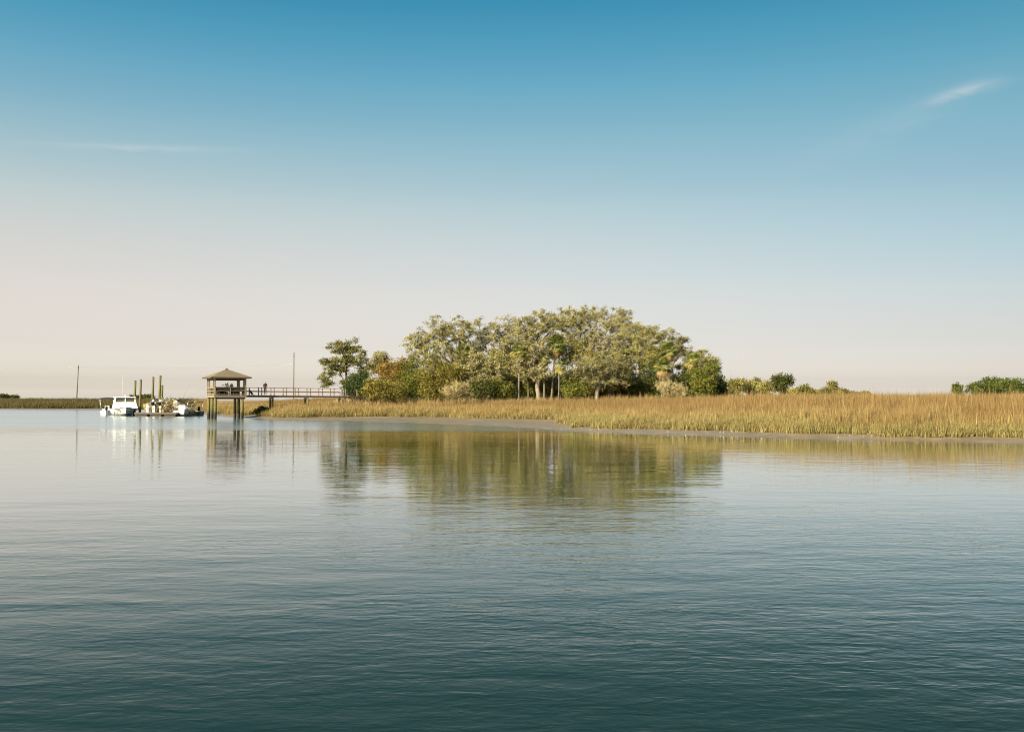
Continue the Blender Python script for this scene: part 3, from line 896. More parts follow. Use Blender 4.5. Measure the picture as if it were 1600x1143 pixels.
palm('palm with lime-green fans and no visible trunk amid the left oaks', 722, 552, 139.5, 1, 18, 5, 2, 0.9)
palm('palm with a skirt of yellow fronds left of the thick straight trunk', 811, 551, 138.5, 2, 13, 8, 8, 0.95, rt=0.14)
palm('tall palm with green fans over orange dead fronds at the centre of the grove', 869, 540, 139.5, 3, 22, 3, 9, 1.15, base_px=862)
palm('small young palm with yellow fans on a thin pale leaning trunk', 875, 573, 134, 4, 5, 11, 1, 0.72, base_px=872, rt=0.09)
palm('green palm low behind the small yellow palm', 850, 560, 139, 5, 12, 5, 2, 0.75)
palm('upper palm of the stacked pair, green over gold dead fronds', 1044, 548, 140.5, 6, 22, 5, 12, 1.05, base_px=1046)
palm('lower palm of the stacked pair, with shaggy brown skirt and short pale trunk', 1036, 574, 136, 7, 20, 6, 14, 1.0, base_px=1037)
palm('palm with golden dead fronds left of the right end of the grove', 1081, 563, 137.5, 8, 12, 9, 10, 0.95)
palm('drooping palm at the right edge of the grove with a tan skirt', 1112, 580, 136.5, 9, 20, 3, 6, 1.0)
palm('deep green palm crown beside the leaning pale trunk', 1000, 546, 142, 10, 16, 2, 2, 0.8)

# ------------------------------------------------------------------ shed in the grove
sx, sy = gx(884, 143), 143.0
sh = thing('shed', 'small grey shed with a sloping roof half hidden among the trunks', 'shed', (sx, sy, gz(sx, sy)), 0.35)
MB().box((0, 0, 1.2), (3.4, 3.0, 2.4)).build('wall', WOOD_D, sh)
MB().add([(-2.1, -1.9, 2.35), (2.1, -1.9, 2.35), (2.1, 1.9, 3.9), (-2.1, 1.9, 3.9), (-2.1, -1.9, 2.5), (2.1, -1.9, 2.5), (2.1, 1.9, 4.05), (-2.1, 1.9, 4.05)],
         [(3, 2, 1, 0), (4, 5, 6, 7), (0, 1, 5, 4), (1, 2, 6, 5), (2, 3, 7, 6), (3, 0, 4, 7)]).build('roof', WOOD, sh)
MB().box((-0.5, -1.52, 1.0), (0.85, 0.06, 1.95)).build('door', WOOD_D, sh)

# ------------------------------------------------------------------ distant trees
FG = 'distant pale oaks right of the grove'
far = [
    (1150, 262, [(1150, 600, 13, 8), (1142, 606, 8, 8)], L_OAK, 'leftmost of the low pale oaks far behind the right marsh', 'live_oak'),
    (1176, 266, [(1176, 601, 14, 9), (1166, 606, 10, 7)], L_OAK2, 'middle one of the low pale oaks far behind the right marsh', 'live_oak'),
    (1198, 262, [(1200, 603, 13, 8), (1190, 606, 10, 7)], L_OAK, 'low pale oak just left of the distant dark tree', 'live_oak'),
    (1223, 256, [(1222, 590, 9, 6), (1230, 597, 10, 9), (1218, 602, 10, 8), (1209, 590, 4, 4)], L_DARK, 'distant dark round tree standing highest right of the grove', 'cedar_tree'),
    (1258, 280, [(1258, 609, 11, 5), (1268, 613, 8, 4)], L_GREEN, 'small low green tree right of the distant dark tree', 'bush_tree'),
    (1301, 290, [(1301, 600, 7, 2.5), (1298, 606, 9, 2), (1303, 611, 10, 3)], L_OAK3, 'distant flat-topped pine alone above the marsh', 'loblolly_pine'),
    (1285, 290, [(1287, 613, 12, 4)], L_OAK3, 'low scrub tree left of the distant flat-topped pine', 'bush_tree'),
    (1318, 290, [(1316, 613, 12, 4)], L_OAK3, 'low scrub tree right of the distant flat-topped pine', 'bush_tree'),
    (1352, 330, [(1352, 616, 7, 2.5)], L_OAK3, 'tiny far tree just showing above the right marsh', 'bush_tree'),
    (1240, 285, [(1238, 612, 14, 4), (1250, 614, 10, 3)], L_OAK, 'low scrub joining the distant dark tree and the small green tree', 'bush_tree'),
    (1276, 300, [(1277, 614, 10, 3)], L_OLIVE, 'thin scrub just right of the small green distant tree', 'bush_tree'),
    (1332, 320, [(1332, 616, 12, 2.5)], L_OAK3, 'thin scrub between the flat-topped pine and the tiny far tree', 'bush_tree'),
    (1532, 360, [(1530, 611, 14, 4), (1550, 612, 14, 4)], L_OAK3, 'low scrub under the left half of the far pine row', 'bush_tree'),
    (1590, 360, [(1585, 611, 16, 4), (1608, 612, 14, 4)], L_OLIVE, 'low scrub under the right half of the far pine row', 'bush_tree'),
    (1497, 330, [(1497, 604, 7, 5), (1495, 609, 6, 4)], L_FARP, 'small round pine left of the far pine row', 'loblolly_pine'),
    (1523, 335, [(1523, 602, 8, 6), (1517, 607, 7, 5)], L_FARP, 'first pine from the left in the far row at the right', 'loblolly_pine'),
    (1543, 338, [(1543, 596, 10, 6), (1538, 603, 8, 5)], L_FARP, 'second pine from the left in the far row at the right', 'loblolly_pine'),
    (1558, 345, [(1557, 596, 9, 6), (1562, 603, 9, 6)], L_FARP, 'third pine from the left in the far row at the right', 'loblolly_pine'),
    (1576, 340, [(1575, 597, 7, 6), (1578, 604, 9, 6)], L_FARP, 'fourth pine from the left in the far row at the right', 'loblolly_pine'),
    (1590, 336, [(1589, 597, 8, 6), (1594, 604, 8, 6)], L_FARP, 'fifth pine from the left in the far row at the right', 'loblolly_pine'),
    (1610, 336, [(1608, 598, 9, 6), (1614, 605, 9, 6)], L_FARP, 'rightmost pine of the far row, cut by the picture edge', 'loblolly_pine'),
    (1640, 340, [(1640, 597, 12, 7), (1634, 605, 9, 6)], L_FARP, 'pine beyond the right edge of the far row', 'loblolly_pine'),
    (-6, 620, [(-6, 619, 8, 2.2)], L_DARK, 'dark tree clump on the horizon at the left edge', 'bush_tree'),
    (5, 620, [(6, 620, 6, 1.8)], L_DARK, 'dark tree clump second from the left edge on the horizon', 'bush_tree'),
    (21, 640, [(21, 621, 8, 1.4)], L_DARK, 'flat dark tree clump third from the left edge on the horizon', 'bush_tree'),
    (213, 420, [(213, 621, 9, 1.4)], L_DARK, 'low scrub on the skyline behind the dock piles', 'bush_tree'),
    (230, 420, [(231, 620, 8, 1.6)], L_DARK, 'low scrub on the skyline between the two right dock piles', 'bush_tree'),
]
for i, (px, D, lob, lf, lab, nm) in enumerate(far):
    fr = random.Random(900 + i)
    lob = list(lob) + [(a_ + fr.uniform(-1, 1) * c_, b_ + fr.uniform(-0.6, 1.0) * e_, c_ * fr.uniform(0.25, 0.5), e_ * fr.uniform(0.3, 0.6)) for a_, b_, c_, e_ in lob for _ in range(2)]
    lob = lob + [(a_, (b_ + 626) / 2, c_ * 0.8, max(3, (626 - b_) / 2)) for a_, b_, c_, e_ in lob[:1] if 'pine' not in nm or px > 1480]
    tree(nm, lab, px, D, lob, 300 + i, BARK_D if lf in (L_FARP, L_DARK, L_OAK3) else BARK_L, lf, 100, 44, 0.36 * max(1, D / 350), 0.32 * max(1, D / 350), spikes=0.16, voids=1, fork=0.5, rtip=0.03, rmax=0.3, cat='tree' if 'bush' not in nm else 'tree', extra_mid=0.4, asp=1.0)

#GRASS-MARK
# ------------------------------------------------------------------ marsh grass


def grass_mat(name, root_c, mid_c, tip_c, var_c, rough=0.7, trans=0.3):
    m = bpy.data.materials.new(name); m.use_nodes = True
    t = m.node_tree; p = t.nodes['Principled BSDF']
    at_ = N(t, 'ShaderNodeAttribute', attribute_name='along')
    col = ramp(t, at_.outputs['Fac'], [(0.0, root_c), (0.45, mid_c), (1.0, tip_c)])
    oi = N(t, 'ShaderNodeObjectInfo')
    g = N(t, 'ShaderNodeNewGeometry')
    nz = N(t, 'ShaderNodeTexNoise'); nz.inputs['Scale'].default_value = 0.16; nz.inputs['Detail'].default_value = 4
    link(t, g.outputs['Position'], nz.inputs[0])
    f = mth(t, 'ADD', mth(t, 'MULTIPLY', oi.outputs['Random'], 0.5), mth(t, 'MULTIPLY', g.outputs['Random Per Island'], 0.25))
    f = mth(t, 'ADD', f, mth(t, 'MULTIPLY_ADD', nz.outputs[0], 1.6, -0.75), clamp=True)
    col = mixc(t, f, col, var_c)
    # plants differ: some bleached, some dark and old
    r2 = mth(t, 'FRACT', mth(t, 'ADD', mth(t, 'MULTIPLY', oi.outputs['Random'], 0.45), mth(t, 'MULTIPLY', g.outputs['Random Per Island'], 1.0)))
    col = mixc(t, 1.0, col, ramp(t, r2, [(0.0, (0.50, 0.47, 0.43)), (0.3, (0.88, 0.88, 0.85)), (0.75, (1.0, 1.0, 1.0)), (1.0, (1.22, 1.2, 1.14))]), 'MULTIPLY')
    link(t, col, p.inputs['Base Color'])
    p.inputs['Roughness'].default_value = rough
    p.inputs['Specular IOR Level'].default_value = 0.25
    tr = N(t, 'ShaderNodeBsdfTranslucent'); link(t, col, tr.inputs[0])
    mx = N(t, 'ShaderNodeMixShader'); mx.inputs[0].default_value = trans
    link(t, p.outputs[0], mx.inputs[1]); link(t, tr.outputs[0], mx.inputs[2])
    link(t, mx.outputs[0], t.nodes['Material Output'].inputs[0])
    return m


def clump(name, m, seed, blades=16, h=1.0, spread=0.20, width=0.022, lean=0.28):
    rng = random.Random(seed)
    v, f, al = [], [], []
    for _ in range(blades):
        a, r = rng.uniform(0, 6.283), spread * math.sqrt(rng.random())
        x, y = r * math.cos(a), r * math.sin(a)
        d = rng.uniform(0, 6.283)
        H = h * rng.uniform(0.55, 1.1)
        ln = lean * rng.random() * H
        w = width * rng.uniform(0.7, 1.3)
        wx_, wy_ = -math.sin(d) * w, math.cos(d) * w
        n = len(v)
        pts = [(0, 0, 1.0), (0.25, 0.5, 0.9), (1.0, 1.0, 0.0)]
        v += [(x - wx_, y - wy_, 0), (x + wx_, y + wy_, 0)]
        v += [(x + 0.25 * ln * math.cos(d) - wx_ * .8, y + 0.25 * ln * math.sin(d) - wy_ * .8, H * 0.55), (x + 0.25 * ln * math.cos(d) + wx_ * .8, y + 0.25 * ln * math.sin(d) + wy_ * .8, H * 0.55)]
        v += [(x + ln * math.cos(d), y + ln * math.sin(d), H)]
        f += [(n, n + 1, n + 3, n + 2), (n + 2, n + 3, n + 4)]
        al += [0, 0, 0.55, 0.55, 1.0]
    me = bpy.data.meshes.new(name)
    me.from_pydata(v, [], f)
    me.attributes.new('along', 'FLOAT', 'POINT').data.foreach_set('value', al)
    me.materials.append(m)
    return bpy.data.objects.new(name, me)


def scatter(name, label, pts, scales, sources, seed):
    """one stuff object: clumps instanced on points"""
    rng = np.random.default_rng(seed)
    col = bpy.data.collections.new(name + '_kinds')
    for o in sources: col.objects.link(o)
    me = bpy.data.meshes.new(name)
    n = len(pts)
    me.vertices.add(n); me.vertices.foreach_set('co', np.asarray(pts, np.float32).ravel())
    me.attributes.new('turn', 'FLOAT', 'POINT').data.foreach_set('value', rng.uniform(0, 6.283, n).astype(np.float32))
    p2 = np.asarray(pts, float)[:, :2]
    me.attributes.new('tilt', 'FLOAT', 'POINT').data.foreach_set('value', (0.13 * rng.normal(size=n) + 0.22 * np.clip(vnoise(p2, 2.4, 31), 0, 1)).astype(np.float32))
    me.attributes.new('size', 'FLOAT_VECTOR', 'POINT').data.foreach_set('vector', np.asarray(scales, np.float32).ravel())
    me.attributes.new('pick', 'INT', 'POINT').data.foreach_set('value', rng.integers(0, len(sources), n).astype(np.int32))
    o = link_mesh(name, me)
    tag(o, label, None, None, 'stuff')
    o['category'] = 'grass'
    ng = bpy.data.node_groups.new(name, 'GeometryNodeTree')
    ng.interface.new_socket('Geometry', in_out='INPUT', socket_type='NodeSocketGeometry')
    ng.interface.new_socket('Geometry', in_out='OUTPUT', socket_type='NodeSocketGeometry')
    gi, go = ng.nodes.new('NodeGroupInput'), ng.nodes.new('NodeGroupOutput')
    iop = ng.nodes.new('GeometryNodeInstanceOnPoints')
    ci = ng.nodes.new('GeometryNodeCollectionInfo')
    ci.inputs['Collection'].default_value = col
    ci.inputs['Separate Children'].default_value = True
    ci.inputs['Reset Children'].default_value = True

    def attr(nm, ty):
        a = ng.nodes.new('GeometryNodeInputNamedAttribute'); a.data_type = ty; a.inputs[0].default_value = nm
        return a.outputs[0]
    cx = ng.nodes.new('ShaderNodeCombineXYZ')
    ng.links.new(attr('tilt', 'FLOAT'), cx.inputs[0])
    ng.links.new(attr('turn', 'FLOAT'), cx.inputs[2])
    ng.links.new(gi.outputs[0], iop.inputs['Points'])
    ng.links.new(ci.outputs[0], iop.inputs['Instance'])
    iop.inputs['Pick Instance'].default_value = True
    ng.links.new(attr('pick', 'INT'), iop.inputs['Instance Index'])
    ng.links.new(cx.outputs[0], iop.inputs['Rotation'])
    ng.links.new(attr('size', 'FLOAT_VECTOR'), iop.inputs['Scale'])
    ng.links.new(iop.outputs[0], go.inputs[0])
    mod = o.modifiers.new('scatter', 'NODES'); mod.node_group = ng
    return o


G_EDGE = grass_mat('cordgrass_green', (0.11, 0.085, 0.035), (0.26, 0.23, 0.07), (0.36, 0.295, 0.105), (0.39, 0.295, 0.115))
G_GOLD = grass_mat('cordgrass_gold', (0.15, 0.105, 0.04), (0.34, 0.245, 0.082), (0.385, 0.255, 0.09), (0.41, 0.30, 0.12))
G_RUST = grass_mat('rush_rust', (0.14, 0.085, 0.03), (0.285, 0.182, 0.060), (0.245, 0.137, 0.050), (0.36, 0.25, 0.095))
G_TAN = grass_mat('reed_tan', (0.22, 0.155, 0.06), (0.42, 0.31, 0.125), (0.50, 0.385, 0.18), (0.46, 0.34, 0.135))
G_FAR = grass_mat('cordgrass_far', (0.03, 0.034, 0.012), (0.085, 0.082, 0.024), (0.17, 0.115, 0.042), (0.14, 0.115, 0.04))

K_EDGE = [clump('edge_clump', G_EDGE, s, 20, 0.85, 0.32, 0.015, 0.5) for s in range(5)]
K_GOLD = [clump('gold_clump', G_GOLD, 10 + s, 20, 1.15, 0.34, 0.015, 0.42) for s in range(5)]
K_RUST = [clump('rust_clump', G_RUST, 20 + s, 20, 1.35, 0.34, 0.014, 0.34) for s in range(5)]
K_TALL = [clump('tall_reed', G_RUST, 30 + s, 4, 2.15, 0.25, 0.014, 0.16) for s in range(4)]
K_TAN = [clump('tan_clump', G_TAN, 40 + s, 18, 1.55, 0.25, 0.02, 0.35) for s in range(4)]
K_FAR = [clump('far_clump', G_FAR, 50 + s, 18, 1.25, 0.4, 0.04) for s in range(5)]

rng = np.random.default_rng(5)


def cand(n, x0, x1, y0, y1):
    return np.stack([rng.uniform(x0, x1, n), rng.uniform(y0, y1, n)], 1)


# near and middle marsh (everything right of the gazebo channel), densest along the edge
area = cand(900000, -75, 75, 44, 190)
inview = np.abs(area[:, 0]) < 0.62 * area[:, 1] + 3
area = area[inview]
keep0 = ~((area[:, 0] / area[:, 1] < gx(335, 1)))
area = area[keep0]
sG = sdist(area, GRASSLINE)
sG = sG + 0.7 * vnoise(area, 1.1, 4) + 0.8 * vnoise(area, 3.1, 15) + 0.9 * vnoise(area, 7, 5)
ok = sG > 0
area, sG = area[ok], sG[ok]
dens = np.where(sG < 7, 1.0, np.where(sG < 22, 0.42, 0.12))
# keep the walkway lane and the grove floor thinner
grove = (area[:, 1] > 131) & (area[:, 0] > gx(500, 140)) & (area[:, 0] < gx(1135, 140))
dens = np.where(grove, dens * 0.45, dens)
dens = dens * np.clip(1.25 + 1.1 * vnoise(area, 1.7, 21) + 0.5 * vnoise(area, 5, 22), 0.12, 1)
sel = rng.uniform(size=len(area)) < dens
area, sG, grove = area[sel], sG[sel], grove[sel]
zg = ground_z(area)
pxs = 800 + F * area[:, 0] / area[:, 1]
jit = rng.normal(size=len(area))
n6 = vnoise(area, 7, 8)
edge_w = np.where(pxs > 870, 3.4, 1.3)
kind = np.where(sG + 0.9 * jit + 1.2 * n6 < edge_w, 0, np.where(sG + 2.2 * jit + 2.6 * n6 < edge_w + np.where(pxs > 870, 3.0, 6.0), 1, 2))
tanz = grove & (area[:, 1] > 130) & (n6 + 0.4 * jit > 0.1)
kind = np.where(tanz, 3, kind)
P3 = np.column_stack([area, zg - 0.03])
hv = (1 + 0.16 * rng.normal(size=len(area)) + 0.14 * vnoise(area, 2.2, 9) + 0.12 * vnoise(area, 9, 19)).clip(0.45, 1.5)
grow = np.clip(0.62 + sG / 5, 0.62, 1.0)
S3 = np.column_stack([1 + 0 * hv, 1 + 0 * hv, hv * grow])
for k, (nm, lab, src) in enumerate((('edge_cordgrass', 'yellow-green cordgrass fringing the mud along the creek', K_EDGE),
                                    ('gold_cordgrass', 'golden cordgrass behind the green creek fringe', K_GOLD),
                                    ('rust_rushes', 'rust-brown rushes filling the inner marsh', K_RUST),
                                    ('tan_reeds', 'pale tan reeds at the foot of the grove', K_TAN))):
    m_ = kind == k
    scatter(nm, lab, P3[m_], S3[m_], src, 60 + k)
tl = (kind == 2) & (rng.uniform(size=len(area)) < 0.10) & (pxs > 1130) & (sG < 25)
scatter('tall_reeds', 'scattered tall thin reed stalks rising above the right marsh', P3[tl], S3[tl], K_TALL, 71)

# far left marsh, from the picture edge to behind the gazebo
area = cand(420000, -230, -30, 125, 330)
q = 800 + F * area[:, 0] / area[:, 1]
area = area[(q < 337) & (q > -160)]
sG = sdist(area, GRASSLINE) + 0.6 * vnoise(area, 2.5, 4) + 1.2 * vnoise(area, 9, 5)
ok = (sG > 0) & (rng.uniform(size=len(area)) < np.where(sG < 6, 1.0, np.where(sG < 30, 0.4, 0.12)))
area, sG = area[ok], sG[ok]
zg = ground_z(area)
hv = (1 + 0.15 * rng.normal(size=len(area)) + 0.25 * vnoise(area, 6, 9)).clip(0.45, 1.5) * np.clip(0.55 + sG / 7, 0.55, 1.0)
q = 800 + F * area[:, 0] / area[:, 1]
nearch = (q > 285) & (rng.uniform(size=len(area)) < (q - 280) / 30)
P3 = np.column_stack([area, zg - 0.03]); S3 = np.column_stack([1 + 0 * hv, 1 + 0 * hv, hv])
scatter('far_cordgrass', 'dark olive marsh grass on the far left bank', P3[~nearch], S3[~nearch], K_FAR, 80)
scatter('channel_rushes', 'orange-brown rushes behind the boats and gazebo', P3[nearch], S3[nearch] * (1.25, 1.25, 1.0), K_GOLD + K_RUST[:2] + K_EDGE[:2], 81)

# oyster shells on the mud edge
sm = MB()
rs = random.Random(9)
SHELL = mat('oyster_shell', two((0.5, 0.47, 0.42), (0.75, 0.72, 0.66)), 0.6, 8, 4, island=0.6)
cand_s = cand(60000, -10, 40, 50, 85)
sg_, sw_ = sdist(cand_s, GRASSLINE), sdist(cand_s, WATERLINE)
cand_s = cand_s[(sg_ < 0.2) & (sw_ > 0.4)]
cand_s = cand_s[(vnoise(cand_s, 3, 14) > 0.25)][:90]
zs = ground_z(cand_s)
for (x, y), z in zip(cand_s, zs):
    a, L = rs.uniform(0, 6.3), rs.uniform(0.03, 0.08)
    d = Vector((math.cos(a), math.sin(a), rs.uniform(0, 0.6))) * L
    s = Vector((-math.sin(a), math.cos(a), 0)) * L * 0.45
    c = Vector((x, y, z + 0.01))
    sm.add([c - d * .5, c + s, c + d * .8, c - s, c + Vector((0, 0, L * .5))], [(0, 1, 4), (1, 2, 4), (2, 3, 4), (3, 0, 4), (0, 3, 2, 1)])
o = sm.build('oyster_shells', SHELL)
tag(o, 'white oyster shells scattered on the mud edge of the marsh', 'shells', None, 'stuff')

#OBJ-MARK
# ------------------------------------------------------------------ gazebo on piles
GD = 125.5
gxy = Vector((gx(354, GD), GD))
GROT = R(30)                       # its front faces right of the camera
Wd = 3.9                           # post square
deck_z, rail_h = zz(617.0, GD), 0.98
eave_z, apex_z = zz(589.5, GD), zz(576.5, GD)
gaz = thing('gazebo', 'open wooden gazebo with hip roof on tall piles over the water edge', 'gazebo', (gxy.x, gxy.y, 0), GROT)
hw = Wd / 2
# piles: a row of three under each side
for x in (-hw + 0.16, hw - 0.42):
    for y in (-hw + 0.22, -0.05, hw - 0.22):
        MB().tube([(x, y, -1.6), (x + 0.01, y, 1.0), (x, y, deck_z - 0.28)], [0.20, 0.19, 0.175], 12).build('pile', PILE, gaz)
dk = MB()
nb = 27
for k in range(nb):
    dk.box((-hw - 0.05 + (Wd + 0.1) * (k + 0.5) / nb, 0, deck_z - 0.02), ((Wd + 0.1) / nb - 0.012, Wd + 0.2, 0.04))
dko = dk.build('deck', WOOD, gaz)
for sy_ in (-1, 1):
    MB().box((0, sy_ * (hw + 0.03), deck_z - 0.175), (Wd + 0.12, 0.06, 0.26)).build('rim_beam', WOOD, gaz)
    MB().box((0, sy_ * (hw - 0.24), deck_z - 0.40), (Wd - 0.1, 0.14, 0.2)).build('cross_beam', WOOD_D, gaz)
for sx_ in (-1, 1):
    MB().box((sx_ * (hw + 0.03), 0, deck_z - 0.18), (0.06, Wd, 0.26)).build('rim_beam', WOOD, gaz)
pm = MB().box((0, 0, (deck_z + eave_z) / 2), (0.17, 0.17, eave_z - deck_z))
posts = [(-hw, -hw), (hw, -hw), (-hw, hw), (hw, hw), (-hw, -hw + 0.75), (hw, -hw + 0.75), (-hw, hw - 0.75), (hw, hw - 0.75)]
p0 = None
for k, (x, y) in enumerate(posts):
    if p0 is None:
        p0 = pm.build('post', WOOD, gaz); o = p0
    else:
        o = p0.copy(); COL.objects.link(o); o.parent = gaz
    o.location = (x * 0.965, y * 0.965, 0)
# rails: front and back in dark wood, their shade put into the colour
for (a, b) in (((-hw, -hw), (hw, -hw)), ((-hw, hw), (hw, hw)), ((-hw, -hw), (-hw, hw))):
    for z, w_, h_ in ((rail_h, 0.14, 0.05), (0.52, 0.05, 0.09), (0.12, 0.05, 0.09), (rail_h - 0.10, 0.045, 0.10)):
        MB().beam((a[0] * .99, a[1] * .99, deck_z + z), (b[0] * .99, b[1] * .99, deck_z + z), w_, h_).build('rail', WOOD if a[0] == b[0] else WOOD_D, gaz)
MB().box((0, -hw * 0.99, deck_z + 0.45), (0.09, 0.085, 0.86)).build('rail_post', WOOD, gaz)
MB().box((0, hw * 0.99, deck_z + 0.45), (0.09, 0.085, 0.86)).build('rail_post', WOOD, gaz)
MB().box((-hw * 0.99, 0, deck_z + 0.45), (0.085, 0.09, 0.86)).build('rail_post', WOOD, gaz)
# bench along the back and the front with tall dark back boards
for sy_ in (-1, 1):
    for k in range(4):
        MB().box((0.1, sy_ * (hw - 0.13), deck_z + 0.53 + 0.125 * k), (Wd - 0.5, 0.035, 0.115)).build('bench_board', WOOD_D, gaz)
    MB().box((0.1, sy_ * (hw - 0.42), deck_z + 0.45), (Wd - 0.62, 0.46, 0.05)).build('bench_seat', WOOD_D, gaz)
    for k in range(5):
        MB().box((-1.4 + 0.75 * k, sy_ * (hw - 0.42), deck_z + 0.21), (0.09, 0.34, 0.42)).build('bench_leg', WOOD_D, gaz)
for k in range(13):
    if k in (1, 7, 8):
        continue
    MB().box((-1.58 + 0.265 * k, hw - 0.66, deck_z + 0.215), (0.25, 0.03, 0.42)).build('skirt_board', WOOD_D, gaz)
# hip roof with shingle courses
ov = hw + 0.55
roof = MB()
courses = 12
ring = []
for k in range(courses):
    f0, f1 = k / courses, (k + 1) / courses
    r0, r1 = ov * (1 - f0), ov * (1 - f1) + 0.0
    z0 = eave_z + (apex_z - eave_z) * f0 + 0.03
    z1 = eave_z + (apex_z - eave_z) * f1 + 0.005
    lo = [(-r0, -r0, z0), (r0, -r0, z0), (r0, r0, z0), (-r0, r0, z0)]
    hi = [(-r1, -r1, z1), (r1, -r1, z1), (r1, r1, z1), (-r1, r1, z1)]
    lo2 = [(x, y, z0 - 0.03) for x, y, _ in lo]
    n = 0
    for s in range(4):
        e = (s + 1) % 4
        roof.add([lo2[s], lo2[e], lo[e], lo[s], hi[e], hi[s]], [(0, 1, 2, 3), (3, 2, 4, 5)])
ro = roof.build('roof', SHINGLE, gaz)
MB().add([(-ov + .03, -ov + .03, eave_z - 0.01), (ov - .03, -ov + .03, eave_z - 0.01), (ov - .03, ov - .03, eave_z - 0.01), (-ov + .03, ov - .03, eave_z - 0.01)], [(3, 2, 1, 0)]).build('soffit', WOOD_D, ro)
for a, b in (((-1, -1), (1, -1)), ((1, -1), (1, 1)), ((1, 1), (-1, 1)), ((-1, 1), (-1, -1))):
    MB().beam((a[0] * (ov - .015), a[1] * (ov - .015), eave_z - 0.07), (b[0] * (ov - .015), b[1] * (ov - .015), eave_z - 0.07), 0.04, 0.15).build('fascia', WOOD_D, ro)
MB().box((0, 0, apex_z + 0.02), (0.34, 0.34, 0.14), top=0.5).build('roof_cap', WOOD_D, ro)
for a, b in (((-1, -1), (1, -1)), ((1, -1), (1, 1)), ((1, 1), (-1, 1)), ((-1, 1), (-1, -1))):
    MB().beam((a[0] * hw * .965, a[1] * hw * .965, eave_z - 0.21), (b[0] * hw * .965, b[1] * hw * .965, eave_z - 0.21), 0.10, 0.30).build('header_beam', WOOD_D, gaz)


def gpt(x, y, z):
    c, s = math.cos(GROT), math.sin(GROT)
    return Vector((gxy.x + c * x - s * y, gxy.y + s * x + c * y, z))


# things standing on the gazebo deck
def potted(label, x, y, h, seed):
    r_ = thing('potted_shrub', label, 'plant', gpt(x, y, deck_z), 0, 'potted shrubs in the gazebo')
    MB().tube([(0, 0, 0), (0, 0, 0.36)], [0.15, 0.21], 12).build('pot', BLACK, r_)
    rg = np.random.default_rng(seed)
    tp = np.column_stack([rg.normal(size=12) * 0.16, rg.normal(size=12) * 0.16, rg.uniform(0.55, h, 12)])
    s_ = MB()
    for q_ in tp: s_.tube([(0, 0, 0.3), tuple(q_)], [0.012, 0.006], 3, cap=False)
    s_.build('stem', BARK_D, r_)
    leaves(rg, tp, 16, 0.09, 0.13, L_DARK, 'foliage', r_)


potted('bushy dark potted shrub in the gazebo, taller and right of centre', 0.35, -1.0, 1.30, 1)
potted('thin dark potted shrub near the middle of the gazebo', -0.15, -0.9, 1.45, 2)


def chair(label, x, y, rz):
    r_ = thing('deck_chair', label, 'chair', gpt(x, y, deck_z), GROT + rz, 'dark chairs in the gazebo')
    for k in range(4): MB().box((-0.195 + 0.13 * k, 0.02, 0.42), (0.115, 0.5, 0.025)).build('seat_slat', BLACK, r_)
    for k in range(4): MB().box((-0.195 + 0.13 * k, 0.29, 0.70), (0.115, 0.03, 0.56)).build('back_slat', BLACK, r_)
    for sx_ in (-1, 1):
        for sy_ in (-1, 1): MB().box((sx_ * 0.25, 0.02 + sy_ * 0.24, 0.2), (0.05, 0.05, 0.4)).build('leg', BLACK, r_)
        MB().box((sx_ * 0.28, 0.02, 0.61), (0.08, 0.56, 0.03)).build('armrest', BLACK, r_)
        MB().box((sx_ * 0.285, -0.22, 0.5), (0.05, 0.05, 0.2)).build('arm_post', BLACK, r_)


chair('dark slatted deck chair at the left of the gazebo', -0.95, 0.2, 0.4)
chair('dark slatted deck chair at the right of the gazebo', 1.0, 0.25, -0.3)
r_ = thing('cooler', 'dark green cooler box on the gazebo floor left of centre', 'cooler', gpt(-0.75, -1.15, deck_z), GROT)
MB().box((0, 0, 0.2), (0.75, 0.42, 0.40)).build('tub', L_CEDAR, r_, 0.02)
MB().box((0, 0, 0.43), (0.78, 0.45, 0.07)).build('lid', BLACK, r_, 0.015)

# ------------------------------------------------------------------ walkway to the island
wdir = Vector((math.cos(GROT), math.sin(GROT), 0))
wside = Vector((-wdir.y, wdir.x, 0))
w0 = gpt(hw + 0.06, 0.9, 0)
WL, WW = 21.0, 1.5
zA, zB = deck_z, zz(618.6, 134.5)
wk = thing('walkway', 'long wooden boardwalk with double railings from gazebo to island', 'boardwalk', (w0.x, w0.y, 0), GROT)


def wz(s): return zA + (zB - zA) * min(1, s / 15.0)


dm = MB()
nb = int(WL / 0.15)
for k in range(nb):
    s = (k + 0.5) * 0.15
    dm.box((s, 0, wz(s) - 0.02), (0.14, WW, 0.04))
dm.build('deck_boards', RAILWOOD, wk)
for sy_ in (-1, 1):
    MB().beam((0.0, sy_ * (WW / 2 - 0.06), wz(0) - 0.145), (WL, sy_ * (WW / 2 - 0.06), wz(WL) - 0.145), 0.07, 0.20).build('stringer', WOOD_D, wk)
    MB().beam((0.0, sy_ * (WW / 2 + 0.0), wz(0) + 0.98), (13.1, sy_ * (WW / 2 + 0.0), wz(13.1) + 0.98), 0.15, 0.045).build('top_rail', RAILWOOD, wk)
    MB().beam((0.0, sy_ * (WW / 2 + 0.052), wz(0) + 0.50), (13.1, sy_ * (WW / 2 + 0.052), wz(13.1) + 0.50), 0.04, 0.13).build('middle_rail', RAILWOOD, wk)
    for k in range(10):
        s = 0.9 + 1.62 * k
        MB().box((s, sy_ * (WW / 2 - 0.02), wz(s) + 0.475), (0.10, 0.10, 0.96)).build('rail_post', WOOD, wk)
